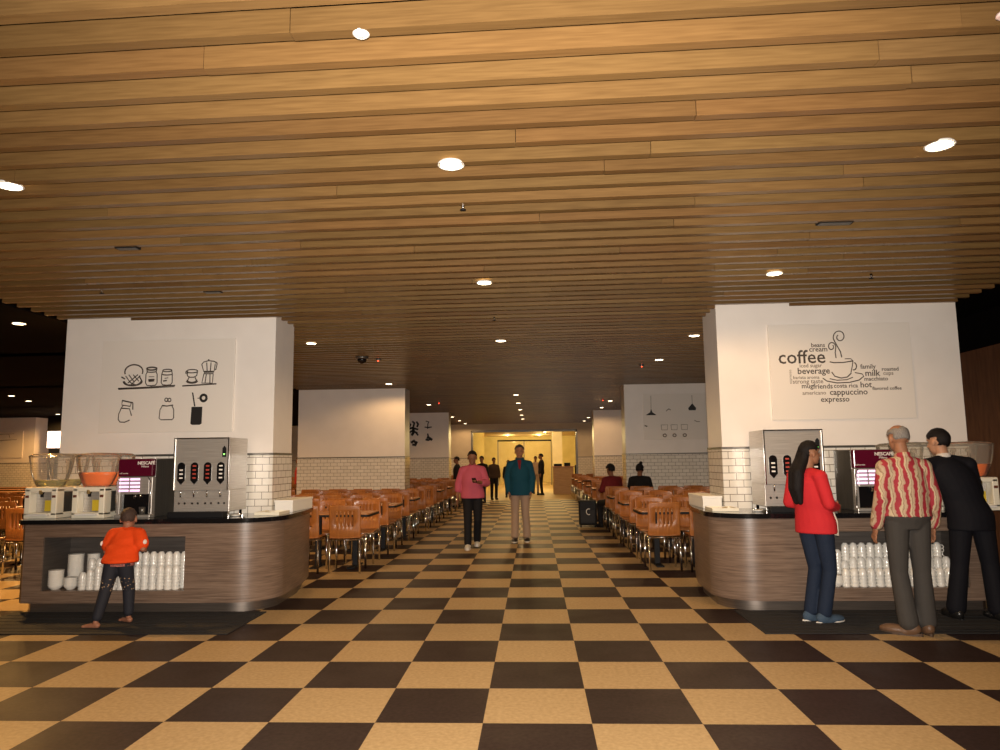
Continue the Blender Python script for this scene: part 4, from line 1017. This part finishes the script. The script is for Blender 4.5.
# man in the pink shirt walking towards the camera
p = Person('person', 'man in a pink shirt and black trousers walking with a phone down the aisle', (-1.04, 12.0), PI+.05, 1.62,
           dict(head=(.0, .05, 1.60), chest=(0, .01, 1.27), wrL=(-.10, .30, 1.17), elL=(-.25, .02, 1.15), elR=(.25, -.03, 1.14), wrR=(.27, .04, .90), kneR=(.085, .10, .50), ankR=(.085, .16, .085), kneL=(-.09, .02, .50), ankL=(-.07, -.16, .11)), head=(-.1, -.32, 0), build=1.12, hs=1.06)
p.pn['L'] = Vector((0, -.2, 1)); p.curl['L'] = 45
p.body(SK1); p.top(cloth('pink', (.43, .085, .13), b=.3), g=.030, flare=.2, sleeve=1.45, sr=1.05); p.collar(cloth('pink', (.43, .085, .13))); p.pants(cloth('black_jeans', (.008, .008, .010), b=.3), g=.016, cuff=.05); p.shoes(cloth('white_shoe', (.65, .62, .55), b=0), mat('white_sole', (.7, .66, .6), .5)); p.hair(HB, 1.07, .62, -.3)
ph = MB().box(-.036, .036, -.07, .07, -.005, .005, .004).build('mobile_phone', BLACKG, None); M = p.t.matrix_basis; w = M @ (p.J['wrL']+Vector((.05, .06, .035)))
ph.location = w; ph.rotation_euler = (-.5, 0, PI+.3); tag(ph, 'black mobile phone held by the man in the pink shirt', 'phone')

# man in the teal jacket
p = Person('person', 'man in a teal jacket and beige trousers walking down the middle of the aisle', (-.265, 12.9), PI, 1.72,
           dict(elR=(.225, -.03, 1.13), wrR=(.205, .03, .90), elL=(-.225, -.03, 1.13), wrL=(-.205, .03, .90), ankR=(.105, .04, .085), ankL=(-.115, -.02, .085)), head=(0, .05, 0), build=1.08, hs=1.08)
TEAL = cloth('teal', (.005, .052, .085), b=.35)
p.body(SK3); p.top(TEAL, g=.028, flare=-.35, sleeve=1.95, name='jacket', sr=1.05); p.collar(TEAL, .075, .05)
b = MB(); b.prism_xz([(-.035, 1.44), (.035, 1.44), (.012, 1.29), (-.012, 1.27)], .118, .150); b.build('shirt_front', cloth('maroon', (.14, .01, .015), b=0), p.t)
p.pants(cloth('beige', (.34, .24, .17), b=.4), g=.014, cuff=.058); p.shoes(mat('black_leather', (.01, .01, .01), .3), mat('white_sole', (.7, .66, .6), .5)); p.hair(HD, 1.08, .45, -.3)

DARK = cloth('dark', (.010, .009, .010), b=0); JEAN = cloth('denim', (.018, .03, .062), b=0)
def far(label, x, y, face, h, topm, pantm, hairm=HB, sk=SK1, J=None, **k):
    p = Person('person', label, (x, y), face, h, J, fine=2, **k); p.body(sk, ears=False); p.top(topm, g=.02, sleeve=1.8); p.pants(pantm); p.shoes(BLACK); p.hair(hairm, 1.1, .4, -.4); return p
far('person in black standing alone in the lit doorway', .28, 29.5, PI/2, 1.70, DARK, DARK)
far('pale-dressed person standing just left of the black figure in the doorway', .05, 30.8, PI, 1.6, cloth('pale', (.45, .33, .22), b=0), cloth('pale2', (.35, .25, .16), b=0))
far('dark figure with long hair behind the shoulder of the pink shirt man', -1.80, 24.5, PI-.4, 1.60, DARK, JEAN)
far('dark figure carrying a bag, right of the long-haired one by the doorway', -1.50, 26.5, PI+.3, 1.55, cloth('brown', (.05, .03, .02), b=0), DARK)
far('dark figure standing beside the third left pillar near the doorway', -2.42, 22.3, PI/2, 1.58, DARK, DARK)
far('dark figure partly hidden between the two walking men', -1.02, 28.0, PI, 1.45, DARK, JEAN)
far('person in a red top standing past the left coffee pillar', -6.75, 20.3, PI/2, 1.62, cloth('redtop', (.40, .03, .03), b=0), JEAN)
SEAT = dict(crotch=(0, .0, .46), pelvis=(0, .0, .54), waist=(0, -.01, .68), chest=(0, .03, .88), up=(0, .06, 1.02), neck=(0, .07, 1.09), head=(0, .12, 1.23), hipR=(.09, .03, .53), hipL=(-.09, .03, .53), kneR=(.10, .42, .52), kneL=(-.10, .42, .52), ankR=(.10, .40, .085), ankL=(-.10, .40, .085),
            shR=(.17, .06, 1.02), elR=(.23, .10, .80), wrR=(.14, .34, .80), shL=(-.17, .06, 1.02), elL=(-.23, .10, .80), wrL=(-.14, .34, .80))
def seated(label, x, y, face, topm, J=None, **k):
    d = dict(SEAT); d.update(J or {}); p = Person('person', label, (x, y), face, 1.72, d, fine=2, **k); p.body(SK1); p.top(topm, g=.022, sleeve=1.8, flare=.3); p.pants(DARK, top=.3); p.shoes(BLACK); return p
p = seated('seated person in a dark red top on the aisle seat before the second right pillar', 1.645, 15.1, .45, cloth('darkred', (.13, .012, .014), b=.3)); p.hair(HB, 1.18, .3, -.5)
p = seated('seated person in black with hair tied up, right of the one in dark red', 2.175, 15.02, -.25, DARK, build=1.2); p.hair(HB, 1.12, .3, -.5)
MB().ell(p.headpt(.03, -.03, .14), (.035, .035, .035)).build('hair_bun', HB, p.t)

# ------------------------------------------------------------------ hall lamps beyond the doorway
for x, y in [(-2.0, 34.5), (-.4, 34.5), (1.35, 34.5), (.6, 39.0), (-1.6, 43.5), (.3, 43.5)]:
    t = empty('ceiling_light', (x, y, 2.95), 0, 'round bright ceiling light in the yellow hall past the doorway', 'light', 'hall ceiling lights')
    MB().lathe([(.12, 0), (.13, -.015), (.1, -.02)], n=20).build('ring', WHITE, t)
    MB().lathe([(.1, -.012), (.06, -.03), (.001, -.034)], n=20).build('lamp_glass', GLOW, t)
    lamp('hall_light', 'POINT', (x, y, 2.75), 72, (1.0, .74, .30), .1)
